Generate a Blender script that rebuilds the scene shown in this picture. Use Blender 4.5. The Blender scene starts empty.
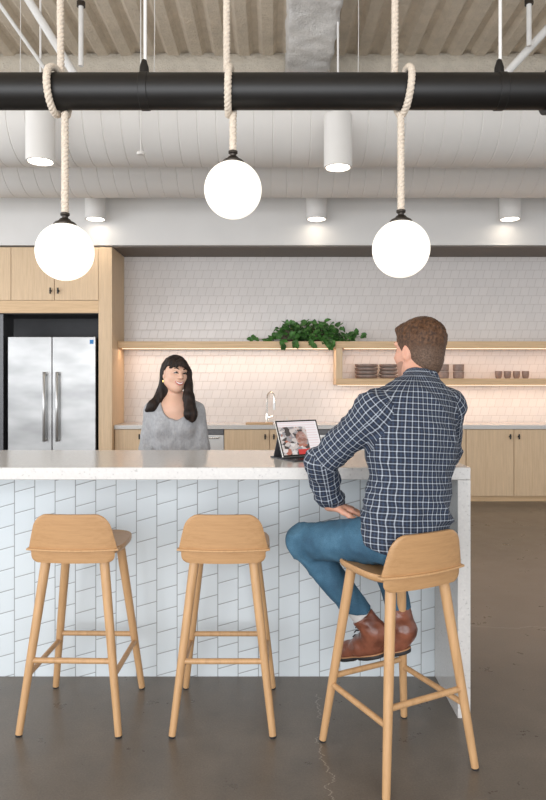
import bpy, math, random
import numpy as np
from mathutils import Vector, Matrix, noise
random.seed(7)
scn = bpy.context.scene
COL = scn.collection
PI = math.pi
CAMZ = 1.45
F = 650.0
def at(px, py, d):
    "point seen at pixel px,py at distance d in front of the camera"
    return ((px-273)*d/F, d, CAMZ-(py-380)*d/F)

# ------------------------------------------------------------------ materials
class N:
    def __init__(s, name):
        s.m = bpy.data.materials.new(name); s.m.use_nodes = True
        s.t = s.m.node_tree; s.t.nodes.clear()
        s.out = s.t.nodes.new('ShaderNodeOutputMaterial')
        s.b = s.t.nodes.new('ShaderNodeBsdfPrincipled')
        s.t.links.new(s.b.outputs[0], s.out.inputs[0])
    def put(s, sock, v):
        if isinstance(v, bpy.types.NodeSocket): s.t.links.new(v, sock)
        elif isinstance(v, tuple) and len(v) == 3 and sock.type == 'RGBA': sock.default_value = (*v, 1)
        else: sock.default_value = v
    def mt(s, op, a, b=0.0, c=0.0):
        n = s.t.nodes.new('ShaderNodeMath'); n.operation = op
        for i, v in enumerate((a, b, c)): s.put(n.inputs[i], v)
        return n.outputs[0]
    def coord(s, kind='Object'):
        return s.t.nodes.new('ShaderNodeTexCoord').outputs[kind]
    def sep(s, v):
        n = s.t.nodes.new('ShaderNodeSeparateXYZ'); s.put(n.inputs[0], v); return n.outputs
    def comb(s, x, y, z):
        n = s.t.nodes.new('ShaderNodeCombineXYZ')
        for i, v in enumerate((x, y, z)): s.put(n.inputs[i], v)
        return n.outputs[0]
    def scale(s, v, sc):
        n = s.t.nodes.new('ShaderNodeMapping'); s.put(n.inputs[0], v); n.inputs['Scale'].default_value = sc; return n.outputs[0]
    def noise(s, v, sc, det=3, rough=.5):
        n = s.t.nodes.new('ShaderNodeTexNoise'); s.put(n.inputs['Vector'], v)
        n.inputs['Scale'].default_value = sc; n.inputs['Detail'].default_value = det; n.inputs['Roughness'].default_value = rough
        return n.outputs['Fac']
    def white(s, v):
        n = s.t.nodes.new('ShaderNodeTexWhiteNoise'); s.put(n.inputs['Vector'], v); return n.outputs['Value']
    def ramp(s, f, stops, interp='LINEAR'):
        n = s.t.nodes.new('ShaderNodeValToRGB'); s.put(n.inputs[0], f); n.color_ramp.interpolation = interp
        e = n.color_ramp.elements
        while len(e) < len(stops): e.new(.5)
        for i, (p, c) in enumerate(stops): e[i].position = p; e[i].color = (*c, 1)
        return n.outputs[0]
    def mix(s, f, a, b):
        n = s.t.nodes.new('ShaderNodeMix'); n.data_type = 'RGBA'
        s.put(n.inputs[0], f); s.put(n.inputs[6], a); s.put(n.inputs[7], b); return n.outputs[2]
    def bump(s, h, strength=.3, dist=.01):
        n = s.t.nodes.new('ShaderNodeBump'); s.put(n.inputs['Height'], h)
        n.inputs['Strength'].default_value = strength; n.inputs['Distance'].default_value = dist
        s.t.links.new(n.outputs[0], s.b.inputs['Normal'])
    def set(s, **k):
        for a, v in k.items(): s.put(s.b.inputs[a.replace('_', ' ')], v)
        return s
    def smooth(s, x, a, b):
        n = s.t.nodes.new('ShaderNodeMapRange'); n.interpolation_type = 'SMOOTHSTEP'
        s.put(n.inputs[0], x); n.inputs[1].default_value = a; n.inputs[2].default_value = b; return n.outputs[0]

def plain(name, col, rough=.5, metal=0., var=.06, scale=12, bump=0., bs=60, **k):
    n = N(name); c = n.coord()
    f = n.noise(c, scale, 4)
    hi = tuple(min(1, v*(1+var)) for v in col); lo = tuple(v*(1-var) for v in col)
    n.set(Base_Color=n.ramp(f, [(.3, lo), (.7, hi)]), Roughness=rough, Metallic=metal, **k)
    if bump: n.bump(n.noise(c, bs, 4), bump, .004)
    return n.m

def wood(name, col, axis='z', dark=.8, rough=.45, fine=1.0):
    n = N(name); c = n.coord()
    st = {'x': (1.2, 26, 26), 'y': (26, 1.2, 26), 'z': (26, 26, 1.2)}[axis]
    st = tuple(v*fine for v in st)
    v = n.scale(c, st)
    f = n.noise(v, 2.2, 6, .62)
    g = n.noise(n.scale(c, tuple(q*3 for q in st)), 3.0, 3, .6)
    h = n.mt('ADD', n.mt('MULTIPLY', f, .7), n.mt('MULTIPLY', g, .3))
    lo = (col[0]*dark, col[1]*dark*.97, col[2]*dark*.92)
    hi = tuple(min(1, q*1.1) for q in col)
    n.set(Base_Color=n.ramp(h, [(.36, lo), (.5, col), (.66, hi)]), Roughness=rough)
    n.bump(h, .08, .002)
    return n.m

def tiles(name, w, p, rise, step, ua, va, col, grout, gw, origin=(0, 0), rough=.22):
    "slanted tile: courses of width w along ua, joints every p along va, leaning by rise, each course offset by step"
    n = N(name); s = n.sep(n.coord())
    u = n.mt('DIVIDE', n.mt('SUBTRACT', s[ua], origin[0]), w); v = n.mt('SUBTRACT', s[va], origin[1])
    cu = n.mt('FLOOR', u); fu = n.mt('SUBTRACT', u, cu)
    vv = n.mt('DIVIDE', n.mt('ADD', n.mt('SUBTRACT', v, n.mt('MULTIPLY', fu, rise)), n.mt('MULTIPLY', cu, step)), p)
    cv = n.mt('FLOOR', vv); fv = n.mt('SUBTRACT', vv, cv)
    du = n.mt('MULTIPLY', n.mt('MINIMUM', fu, n.mt('SUBTRACT', 1.0, fu)), w)
    dv = n.mt('MULTIPLY', n.mt('MINIMUM', fv, n.mt('SUBTRACT', 1.0, fv)), p)
    d = n.mt('MINIMUM', du, dv)
    k = n.smooth(d, gw*.5, gw*1.1)
    rnd = n.white(n.comb(cu, cv, 0.0))
    lo = tuple(q*.955 for q in col)
    tc = n.mix(rnd, lo, col)
    n.set(Base_Color=n.mix(k, grout, tc), Roughness=n.mt('SUBTRACT', .75, n.mt('MULTIPLY', k, .75-rough)))
    tilt = n.mt('MULTIPLY', n.mt('SUBTRACT', n.white(n.comb(cv, cu, 3.0)), .5), n.mt('SUBTRACT', fu, .5))
    h = n.mt('ADD', n.smooth(d, 0.0, gw*2.2), n.mt('MULTIPLY', tilt, .8))
    n.bump(h, .35, .002)
    return n.m

M = {}
M['oak'] = wood('stool_oak', (.48, .275, .128), 'x', .90, .4, 1.6)
M['oak_leg'] = wood('stool_leg_oak', (.54, .32, .155), 'z', .86, .42)
M['veneer'] = wood('cabinet_veneer', (.72, .53, .34), 'z', .92, .5, 1.2)
M['veneer_h'] = wood('shelf_veneer', (.72, .50, .29), 'x', .86, .5, .8)
M['tile_front'] = tiles('island_tile', .0995, .1045, .027, .0237, 0, 2, (.70, .755, .785), (.31, .325, .335), .0026, (.032, .027))
M['tile_back'] = tiles('wall_tile', .1087, .105, .027, .0237, 2, 0, (.77, .725, .695), (.56, .51, .48), .0030, (.02, 0), .2)
M['white_paint'] = plain('white_paint', (.80, .78, .75), .6, var=.02, scale=3)
M['duct_paint'] = plain('duct_paint', (.74, .715, .68), .5, var=.03, scale=2)
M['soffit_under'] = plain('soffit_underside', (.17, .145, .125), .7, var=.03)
M['black_metal'] = plain('black_metal', (.0065, .0055, .005), .45, 0, .1)
M['bronze'] = plain('dark_bronze', (.05, .04, .032), .4, .6)
M['steel'] = N('brushed_steel').set(Metallic=.75, Roughness=.33, Base_Color=(.70, .70, .69)).m
_n = N('fridge_steel'); _c = _n.scale(_n.coord(), (.6, .6, 1.5)); _f = _n.noise(_c, 2.2, 3)
_n.set(Base_Color=_n.ramp(_f, [(.35, (.30, .30, .30)), (.65, (.50, .50, .495))]), Metallic=.8,
       Roughness=.34); _n.bump(_n.noise(_n.scale(_n.coord(), (1, 1, 120)), 4, 2), .03, .002); M['fridge'] = _n.m
M['chrome'] = N('chrome').set(Metallic=1.0, Roughness=.12, Base_Color=(.86, .85, .82)).m
M['dark_steel'] = plain('dark_steel', (.13, .13, .135), .38, .7)
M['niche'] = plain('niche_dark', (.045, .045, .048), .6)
M['rope'] = plain('cotton_rope', (.72, .62, .51), .9, var=.14, scale=90, bump=.5, bs=250)
M['rubber'] = plain('black_rubber', (.02, .02, .022), .6)
M['leaf'] = plain('leaf_green', (.06, .17, .035), .42, var=.55, scale=14)
M['stem'] = plain('stem_green', (.09, .12, .04), .6)
M['pot'] = plain('brown_pot', (.12, .075, .06), .6)
M['ceramic'] = plain('taupe_ceramic', (.27, .195, .165), .5, var=.2, scale=25)
M['ceramic_rim'] = plain('ceramic_rim', (.50, .43, .38), .45)
M['case'] = plain('tablet_case', (.045, .045, .05), .55)
M['tablet'] = plain('tablet_edge', (.62, .60, .56), .3, .6)
M['bezel'] = plain('tablet_bezel', (.008, .008, .009), .25)
M['board'] = wood('board_wood', (.55, .37, .21), 'x')
M['blue_sticker'] = plain('blue_sticker', (.02, .22, .55), .5)
M['cord'] = plain('conduit_paint', (.70, .68, .65), .6)

# quartz worktop
_n = N('quartz'); _c = _n.coord()
_sp = _n.ramp(_n.noise(_c, 90, 2, .4), [(.26, (.48, .46, .44)), (.33, (.64, .62, .60)), (.62, (.67, .65, .625)), (.8, (.72, .70, .67))])
_n.set(Base_Color=_sp, Roughness=.16); M['quartz'] = _n.m
# rough sprayed fireproofing
def rough_mat(name, col):
    n = N(name); c = n.coord(); a = n.noise(c, 9, 8, .7); b = n.noise(c, 45, 5, .7)
    n.set(Base_Color=n.ramp(a, [(.3, tuple(q*.82 for q in col)), (.7, col)]), Roughness=.95)
    n.bump(n.mt('ADD', a, n.mt('MULTIPLY', b, .6)), .9, .03); return n.m
M['fireproof'] = rough_mat('fireproofing', (.78, .71, .60))
M['fireproof_light'] = rough_mat('fireproofing_pale', (.93, .90, .86))
M['deck'] = rough_mat('deck_spray', (.80, .69, .55))
# polished concrete floor with a crack and a faint paler wavy line
_n = N('polished_concrete'); _c = _n.coord(); _s = _n.sep(_c)
_big = _n.noise(_c, .9, 4, .6); _mid = _n.noise(_c, 5, 6, .68); _fin = _n.noise(_c, 140, 3, .6)
_f = _n.mt('ADD', _n.mt('ADD', _n.mt('MULTIPLY', _big, .35), _n.mt('MULTIPLY', _mid, .35)), _n.mt('MULTIPLY', _fin, .30))
_base = _n.ramp(_f, [(.36, (.100, .083, .067)), (.5, (.145, .122, .099)), (.64, (.20, .170, .140))])
_w = _n.mt('MULTIPLY', _n.mt('SUBTRACT', _n.noise(_n.comb(0.0, _s[1], 0.0), 4.5, 8, .65), .5), .34)
_dx = _n.mt('ABSOLUTE', _n.mt('SUBTRACT', _n.mt('SUBTRACT', _s[0], .2), _w))
_k1 = _n.mt('MULTIPLY', _n.mt('SUBTRACT', 1.0, _n.smooth(_dx, .0005, .0028)), _n.mt('LESS_THAN', _s[1], 3.0))
_w2 = _n.mt('MULTIPLY', _n.mt('SUBTRACT', _n.noise(_n.comb(_s[0], 0.0, 7.0), 1.6, 8, .6), .5), .30)
_dy = _n.mt('ABSOLUTE', _n.mt('SUBTRACT', _n.mt('SUBTRACT', _s[1], 3.8), _w2))
_k2 = _n.mt('MULTIPLY', _n.mt('MULTIPLY', _n.mt('SUBTRACT', 1.0, _n.smooth(_dy, .001, .007)), _n.mt('GREATER_THAN', _s[0], .9)), .5)  # faint paler wavy line across the floor, right of the island
_spk = _n.smooth(_n.noise(_c, 45, 2, .5), .76, .80)
_k = _n.mt('MAXIMUM', _n.mt('MAXIMUM', _k1, _k2), _n.mt('MULTIPLY', _spk, .0))
_n.set(Base_Color=_n.mix(_n.mt('MULTIPLY', _k, .75), _base, (.42, .38, .33)), Roughness=_n.ramp(_mid, [(.3, (.25,)*3), (.7, (.42,)*3)]))
M['floor'] = _n.m
# opal lamp, lamp discs, led
def emit(name, col, st):
    n = N(name); n.set(Base_Color=(.9, .9, .88), Roughness=.25, Emission_Color=col, Emission_Strength=st); return n.m
M['opal'] = emit('opal_glass', (1.0, .92, .78), .85)
M['lamp_disc'] = emit('lamp_disc', (1.0, .9, .76), 8.0)
M['led'] = emit('led_strip', (1.0, .72, .46), 1.2)
# cloth
_n = N('plaid_cloth'); _u = _n.sep(_n.coord('UV'))
def _pulse(x, p, w, o):
    t = _n.mt('DIVIDE', _n.mt('ADD', x, o), p); fr = _n.mt('SUBTRACT', t, _n.mt('FLOOR', t))
    dd = _n.mt('MULTIPLY', _n.mt('ABSOLUTE', _n.mt('SUBTRACT', fr, .5)), p)
    return _n.mt('SUBTRACT', 1.0, _n.smooth(dd, w*.35, w*.75))
_a, _b2 = _pulse(_u[0], .0225, .0031, 0), _pulse(_u[1], .0225, .0031, 0)
_c1, _d1 = _pulse(_u[0], .0225, .0045, .01125), _pulse(_u[1], .0225, .0045, .01125)
_bl = _n.mt('MULTIPLY', _n.mt('ADD', _c1, _d1), .30)
_blur = _n.mix(_bl, (.010, .014, .028), (.045, .072, .13))
_wh = _n.mt('MULTIPLY', _n.mt('ADD', _a, _b2), .38)
_n.set(Base_Color=_n.mix(_n.mt('MINIMUM', _wh, 1.0), _blur, (.62, .68, .77)), Roughness=.85); M['plaid'] = _n.m
_n = N('denim'); _c = _n.coord()
_f = _n.mt('ADD', _n.mt('MULTIPLY', _n.noise(_c, 7, 4), .7), _n.mt('MULTIPLY', _n.noise(_n.scale(_c, (1, 1, 3)), 160, 2), .3))
_n.set(Base_Color=_n.ramp(_f, [(.34, (.022, .068, .118)), (.52, (.040, .115, .185)), (.68, (.075, .18, .27))]), Roughness=.8)
_n.bump(_n.noise(_c, 300, 2), .15, .002); M['denim'] = _n.m
_n = N('knit_grey'); _c = _n.coord()
_f = _n.mt('ADD', _n.mt('MULTIPLY', _n.noise(_c, 60, 4), .5), _n.mt('MULTIPLY', _n.noise(_n.scale(_c, (1, 1, .25)), 150, 3), .5))
_n.set(Base_Color=_n.ramp(_f, [(.3, (.29, .295, .31)), (.7, (.43, .435, .45))]), Roughness=.95)
_n.bump(_n.noise(_n.scale(_c, (1, 1, .25)), 200, 2), .3, .003); M['knit'] = _n.m
M['trousers'] = plain('dark_trousers', (.02, .022, .03), .85)
def skin(name, col):
    n = N(name); c = n.coord(); f = n.noise(c, 14, 4)
    n.set(Base_Color=n.ramp(f, [(.3, tuple(q*.88 for q in col)), (.7, col)]), Roughness=.5, Subsurface_Weight=.12, Subsurface_Scale=.01)
    n.b.inputs['Subsurface Radius'].default_value = (1, .35, .2)
    return n.m
M['skin_m'] = skin('skin_ruddy', (.64, .33, .225))
M['skin_w'] = skin('skin_fair', (.70, .43, .31))
def hair(name, lo, hi, sc):
    n = N(name); c = n.coord(); f = n.noise(n.scale(c, sc), 12, 5, .6)
    n.set(Base_Color=n.ramp(f, [(.35, lo), (.65, hi)]), Roughness=.6, Specular_IOR_Level=.3); n.bump(f, .5, .006)
    if name == 'hair_brown':
        z = n.sep(c)[2]; g = n.mt('ADD', n.smooth(z, .78, .86), n.mt('MULTIPLY', n.mt('SUBTRACT', n.noise(c, 40, 3), .5), .5))
        n.set(Base_Color=n.mix(g, n.ramp(n.noise(c, 160, 3), [(.3, (.065, .038, .025)), (.7, (.16, .10, .068))]), n.ramp(f, [(.35, lo), (.65, hi)])))
    return n.m
M['hair_m'] = hair('hair_brown', (.035, .016, .008), (.13, .062, .030), (8, 8, 7))
M['hair_side'] = hair('hair_cropped_sides', (.075, .052, .04), (.20, .145, .115), (14, 14, 10))
M['hair_w'] = hair('hair_dark', (.006, .004, .0035), (.026, .014, .010), (6, 6, .6))
M['lip'] = plain('lip', (.50, .13, .11), .4)
M['teeth'] = plain('teeth', (.88, .86, .82), .3)
M['eye_white'] = plain('eye_white', (.8, .78, .75), .2)
M['eye_dark'] = plain('eye_dark', (.015, .01, .008), .2)
M['sock'] = plain('sock', (.62, .60, .58), .9, bump=.4, bs=200)
_n = N('brown_leather'); _c = _n.coord(); _f = _n.noise(_c, 16, 5)
_n.set(Base_Color=_n.ramp(_f, [(.3, (.10, .033, .020)), (.7, (.27, .095, .055))]), Roughness=.28); _n.bump(_n.noise(_c, 50, 4), .15, .004); M['leather'] = _n.m
M['welt'] = plain('boot_welt', (.42, .22, .11), .6)
M['gold'] = plain('gold', (.8, .55, .2), .25, 1.0)

# ------------------------------------------------------------------ mesh helpers
def link(o, parent=None):
    COL.objects.link(o)
    if parent is not None: o.parent = parent
    return o
def tag(o, label=None, cat=None, group=None, kind=None):
    if label: o['label'] = label
    if cat: o['category'] = cat
    if group: o['group'] = group
    if kind: o['kind'] = kind
    return o
def thing(name, label, cat, loc=(0, 0, 0), rz=0, group=None):
    o = bpy.data.objects.new(name, None); o.empty_display_size = .1
    link(o); o.location = loc; o.rotation_euler = (0, 0, rz)
    return tag(o, label, cat, group)
def dup(o, parent=None):
    c = o.copy(); COL.objects.link(c)
    if parent is not None: c.parent = parent
    for ch in list(o.children): dup(ch, c)
    return c

class MB:
    def __init__(s): s.v = []; s.f = []
    def add(s, vs, fs):
        k = len(s.v); s.v += [tuple(p) for p in vs]; s.f += [tuple(i+k for i in q) for q in fs]; return s
    def box(s, x0, x1, y0, y1, z0, z1):
        return s.add([(x, y, z) for x in (x0, x1) for y in (y0, y1) for z in (z0, z1)],
                     [(0, 1, 3, 2), (4, 6, 7, 5), (0, 4, 5, 1), (2, 3, 7, 6), (0, 2, 6, 4), (1, 5, 7, 3)])
    def ring(s, path, radii, seg=12, cap=True, squash=None):
        P = [Vector(p) for p in path]; n = len(P)
        if not hasattr(radii, '__len__'): radii = [radii]*n
        T = [(P[min(i+1, n-1)]-P[max(i-1, 0)]).normalized() for i in range(n)]
        a = T[0].orthogonal().normalized(); vs = []
        for i in range(n):
            a = (a - T[i]*a.dot(T[i])).normalized(); b = T[i].cross(a)
            for j in range(seg):
                t = 2*PI*j/seg; vs.append(P[i]+(a*math.cos(t)+b*math.sin(t))*radii[i])
        fs = [(i*seg+j, i*seg+(j+1) % seg, (i+1)*seg+(j+1) % seg, (i+1)*seg+j) for i in range(n-1) for j in range(seg)]
        if cap: fs += [tuple(range(seg))[::-1], tuple((n-1)*seg+j for j in range(seg))]
        return s.add(vs, fs)
    def lathe(s, prof, c=(0, 0, 0), seg=32, axis='z'):
        vs = []; n = len(prof)
        for r, h in prof:
            for j in range(seg):
                t = 2*PI*j/seg; x, y = r*math.cos(t), r*math.sin(t)
                q = (x, y, h) if axis == 'z' else (h, x, y)
                vs.append((q[0]+c[0], q[1]+c[1], q[2]+c[2]))
        fs = [(i*seg+j, i*seg+(j+1) % seg, (i+1)*seg+(j+1) % seg, (i+1)*seg+j) for i in range(n-1) for j in range(seg)]
        fs += [tuple(range(seg))[::-1], tuple((n-1)*seg+j for j in range(seg))]
        return s.add(vs, fs)
    def build(s, name, mat, parent=None, smooth=35, bevel=0, loc=None, fix=True):
        me = bpy.data.meshes.new(name); me.from_pydata(s.v, [], s.f); me.validate()
        if fix:
            import bmesh
            bm = bmesh.new(); bm.from_mesh(me); bmesh.ops.recalc_face_normals(bm, faces=bm.faces); bm.to_mesh(me); bm.free()
        if smooth:
            me.shade_smooth(); me.set_sharp_from_angle(angle=math.radians(smooth))
        me.materials.append(mat); o = bpy.data.objects.new(name, me); link(o, parent)
        if loc: o.location = loc
        if bevel:
            b = o.modifiers.new('bevel', 'BEVEL'); b.width = bevel; b.segments = 2; b.limit_method = 'ANGLE'
        return o
def box(name, mat, b, parent=None, bevel=.002, loc=None):
    return MB().box(*b).build(name, mat, parent, 30, bevel, loc)
def structure(o): o['kind'] = 'structure'; return o

# ------------------------------------------------------------------ camera
cam = bpy.data.cameras.new('camera'); co = bpy.data.objects.new('camera', cam); link(co)
co.location = (0, 0, CAMZ); co.rotation_euler = (PI/2, 0, 0)
cam.sensor_fit = 'VERTICAL'; cam.sensor_height = 36; cam.lens = 36*F/800; cam.shift_y = -20/800
cam.clip_start = .05; scn.camera = co

# ------------------------------------------------------------------ setting
FX0, FX1, YB = -7.0, 7.0, 8.25
structure(box('floor', M['floor'], (FX0, FX1, -3, YB+.15, -.12, 0), bevel=0))
structure(box('wall_back', M['tile_back'], (FX0, FX1, YB, YB+.12, 0, 4.75), bevel=0))
# corrugated deck
DZ = 4.62; mb = MB(); pitch = .23; x = FX0; prof = []
while x < FX1:
    prof += [(x, DZ), (x+.10, DZ), (x+.14, DZ+.045), (x+.19, DZ+.045)]; x += pitch
vs = [(a, y, z) for y in (-3, 8.37) for a, z in prof] + [(a, y, DZ+.2) for y in (-3, 8.37) for a, z in prof]
n = len(prof); fs = [(i, i+1, n+i+1, n+i) for i in range(n-1)] + [(2*n+i, 3*n+i, 3*n+i+1, 2*n+i+1) for i in range(n-1)]
fs += [(i, 2*n+i, 2*n+i+1, i+1) for i in range(n-1)] + [(n+i, n+i+1, 3*n+i+1, 3*n+i) for i in range(n-1)]
fs += [(0, n, 3*n, 2*n), (n-1, 3*n-1, 4*n-1, 2*n-1)]
structure(mb.add(vs, fs).build('ceiling', M['deck'], None, 0))
def rough_beam(name, mat, x0, x1, y0, y1, z0, z1, amp=.012, step=.05):
    # box with many faces pushed about a little: sprayed on fireproofing
    nx = max(2, int((x1-x0)/step)); ny = max(2, int((y1-y0)/step)); nz = max(2, int((z1-z0)/step))
    mb = MB(); idx = {}
    def vid(i, j, k):
        if (i, j, k) not in idx:
            p = Vector((x0+(x1-x0)*i/nx, y0+(y1-y0)*j/ny, z0+(z1-z0)*k/nz))
            p += noise.noise_vector(p*6)*amp + noise.noise_vector(p*17)*amp*.6
            idx[(i, j, k)] = len(mb.v); mb.v.append(tuple(p))
        return idx[(i, j, k)]
    for i in range(nx):
        for j in range(ny):
            for k in (0, nz): mb.f.append((vid(i, j, k), vid(i+1, j, k), vid(i+1, j+1, k), vid(i, j+1, k)))
    for i in range(nx):
        for k in range(nz):
            for j in (0, ny): mb.f.append((vid(i, j, k), vid(i+1, j, k), vid(i+1, j, k+1), vid(i, j, k+1)))
    for j in range(ny):
        for k in range(nz):
            for i in (0, nx): mb.f.append((vid(i, j, k), vid(i, j+1, k), vid(i, j+1, k+1), vid(i, j, k+1)))
    return structure(mb.build(name, mat, None, 180))
rough_beam('trim_1', M['fireproof'], -6.5, 6.5, 6.35, 6.60, 4.05, DZ+.02, .012, .09)
rough_beam('trim_2', M['fireproof_light'], .125, .515, 2.2, 6.33, 4.25, DZ+.02, .022, .035)
# dropped soffit over the kitchen wall
so = structure(box('trim_3', M['white_paint'], (FX0, FX1, 7.62, YB-.005, 3.03, 3.95), bevel=.003))
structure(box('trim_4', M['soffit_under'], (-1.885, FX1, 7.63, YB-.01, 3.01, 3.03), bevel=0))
# ------------------------------------------------------------------ ducts
def duct(cy, cz, r, label):
    prof = [(r, -6.2)]; x = -6.2+random.random()*.1
    while x < 6.0:
        prof += [(r, x), (r-.004, x+.004), (r-.004, x+.009), (r, x+.014)]; x += .158
    prof.append((r, 6.2))
    o = MB().lathe(prof, (0, cy, cz), 64, 'x').build('spiral_duct', M['duct_paint'], None, 25)
    for X in (-4.5, -3.2, 3.2, 4.5):
        m = MB()
        m.lathe([(r+.001, X-.02), (r+.006, X-.019), (r+.006, X+.019), (r+.001, X+.02)], (0, cy, cz), 48, 'x')
        m.ring([(X, cy, cz+r), (X, cy, DZ+.03)], .006, 8); m.build('hanger_strap', M['cord'], o)
    return tag(o, label, 'duct')
duct(5.75, 3.735, .385, 'larger looking white round duct nearer the black pipe, above the other duct')
duct(6.80, 3.755, .385, 'white round duct further back, running just in front of the white bulkhead')

# ------------------------------------------------------------------ black pipe with hangers
PY, PZ, PR = 3.1, 2.826, .0835
t = thing('suspended_pipe', 'thick black steel pipe hung across the room above the island', 'pipe', (0, PY, PZ))
MB().lathe([(PR, -3.2), (PR, 3.2)], seg=48, axis='x').build('pipe', M['black_metal'], t)
for px in (145, 500):
    X = (px-273)*PY/F
    MB().lathe([(PR+.002, X-.02), (PR+.0035, X-.018), (PR+.0035, X+.018), (PR+.002, X+.02)], seg=48, axis='x').build('hanger_band', M['black_metal'], t)
    MB().lathe([(.024, PR-.01), (.022, PR+.03), (.012, PR+.065), (.006, PR+.07)], (X-.004, 0, 0), 16).build('hanger_cone', M['black_metal'], t)
    MB().lathe([(.008, PR+.06), (.008, DZ-PZ+.01)], (X-.004+.005, 0, 0), 12).build('hanger_rod', M['white_paint'], t)
X = (547-273)*PY/F
MB().lathe([(PR+.001, X-.004), (PR+.022, X-.003), (PR+.022, X+.09), (PR+.001, X+.091)], seg=48, axis='x').build('coupling', M['black_metal'], t)

# ------------------------------------------------------------------ globe pendants on rope
def rope_mesh(path, R=.0172, pitch=.06):
    P = [Vector(p) for p in path]
    # resample
    out = [P[0]]; 
    for a, b in zip(P[:-1], P[1:]):
        L = (b-a).length; k = max(1, int(L/.006))
        out += [a.lerp(b, (i+1)/k) for i in range(k)]
    P = out; n = len(P); mb = MB()
    T = [(P[min(i+1, n-1)]-P[max(i-1, 0)]).normalized() for i in range(n)]
    a = T[0].orthogonal().normalized(); fr = []; s = 0
    for i in range(n):
        if i: s += (P[i]-P[i-1]).length
        a = (a-T[i]*a.dot(T[i])).normalized(); fr.append((a.copy(), T[i].cross(a), s))
    for k in range(3):
        pts = []
        for i, (u, v, s) in enumerate(fr):
            ph = 2*PI*(s/pitch+k/3); pts.append(P[i]+(u*math.cos(ph)+v*math.sin(ph))*R*.52)
        mb.ring(pts, R*.56, 6)
    return mb
def pendant(px, py, up_px, wrap_px, label):
    x, _, z = at(px, py, PY); GR = .1365
    t = thing('globe_pendant_light', label, 'pendant light', (x, PY, z), 0, 'globe pendants hung by rope from the black pipe')
    ux = (up_px-273)*PY/F - x; wx = (wrap_px-273)*PY/F - x
    rr = PR+.017; cz = PZ-z; path = []
    path.append((ux, .0+.02, DZ-z)); path.append((ux, rr*.55, cz+rr+.08))
    tot = 2*PI*1.5; a0 = math.radians(55)
    K = 60
    for i in range(K+1):
        q = i/K; ang = a0 - q*(2*PI+a0+PI/2)      # down the back, round the front, over, down the back to the bottom
        # angle measured from +y towards +z ; going negative = down the back side
        bx = ux + (wx-ux)*min(1, q*1.9) if q < .55 else wx + (0-wx)*((q-.55)/.45)
        rad = rr + (.006 if q > .25 else 0)
        path.append((bx, rad*math.cos(ang), cz+rad*math.sin(ang)))
    path.append((0, 0, cz-rr-.05)); path.append((0, 0, GR+.045))
    rope_mesh(path).build('rope', M['rope'], t, 60)
    MB().lathe([(.052, GR-.012), (.054, GR-.004), (.046, GR+.004), (.030, GR+.012), (.024, GR+.020), (.014, GR+.026), (.016, GR+.034), (.022, GR+.038), (.022, GR+.048), (.010, GR+.054)], seg=32).build('lamp_cap', M['bronze'], t)
    prof = [(max(.001, GR*math.sin(PI*i/40)), -GR*math.cos(PI*i/40)) for i in range(41)]
    MB().lathe(prof, seg=64).build('glass_globe', M['opal'], t, 180)
    return t
pendant(65, 252, 57, 54, 'glowing white globe lamp on a rope, leftmost of the three globes')
pendant(233, 190, 226, 230, 'glowing white globe lamp on a rope, the middle one hung highest')
pendant(401, 249, 397, 408, 'glowing white globe lamp on a rope, above the head of the seated man')

# ------------------------------------------------------------------ cylinder downlights
def downlight(px, pbot, d, dia, h, label, top):
    x, y, z = at(px, pbot, d); r = dia/2
    t = thing('cylinder_downlight', label, 'downlight', (x, y, z), 0, 'white cylinder downlights under the ducts')
    MB().lathe([(r-.02, .03), (r-.016, 0), (r, 0), (r, h-.012), (r-.012, h)], seg=40).build('housing', M['white_paint'], t)
    MB().lathe([(r-.021, .012), (r-.021, .02)], seg=40).build('lens', M['lamp_disc'], t)
    MB().lathe([(.02, h-.01), (.02, h+.03), (.008, h+.035), (.008, top-z)], seg=16).build('stem', M['white_paint'], t)
    l = bpy.data.lights.new('downlight_lamp', 'SPOT'); l.energy = 6; l.spot_size = math.radians(95); l.spot_blend = .8; l.color = (1, .84, .66); l.shadow_soft_size = .07
    lo = bpy.data.objects.new('downlight_lamp', l); link(lo, t); lo.location = (0, 0, -.01)
downlight(40.5, 162, 5.1, .222, .42, 'white cylinder downlight near the left edge, lower left behind the pipe', DZ+.01)
downlight(338, 168, 5.1, .222, .42, 'tall white cylinder downlight in the middle, just below the pipe', DZ+.01)
for px, lb in ((95.5, 'small far white cylinder downlight above the left globe lamp'), (316.5, 'small far white cylinder downlight against the bulkhead in the middle'), (510, 'small far white cylinder downlight against the bulkhead at the right')):
    downlight(px, 219.5, 7.44, .235, .42, lb, DZ+.01)

# ------------------------------------------------------------------ conduits near the deck
def conduit(pts, r, label, g=None, name='ceiling_conduit', cat='pipe'):
    o = MB().ring(pts, r, 10).build(name, M['cord'], None, 60); return tag(o, label, cat, g)
conduit([at(10, -30, 4.7), at(78, 80, 5.0), at(92, 102, 5.1)], .03, 'thick white sloping pipe under the deck at top left', None, 'ceiling_pipe')
conduit([at(-12, -12, 4.7), at(43, 66, 5.05), at(50, 76, 5.1)], .014, 'thin white sloping pipe beside the thicker one at top left', None, 'ceiling_pipe')
conduit([at(585, -12, 4.9), at(500, 80, 5.1)], .03, 'white sloping pipe under the deck at top right', None, 'ceiling_pipe')
def hung(px, y0, y1, d, r, label):
    x, y, z1 = at(px, y1, d)
    t = thing('sprinkler_drop', label, 'pipe', (x, y, z1))
    MB().lathe([(r, 0), (r, DZ-z1+.02)], seg=12).build('drop_pipe', M['cord'], t)
    MB().lathe([(r*1.7, 0), (r*1.7, .035)], (0, 0, (y1-y0)*d/F-.02), 12).build('fitting', M['bronze'], t)
hung(81, 4, 66, 4.9, .019, 'short white vertical pipe drop at top left')
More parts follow.
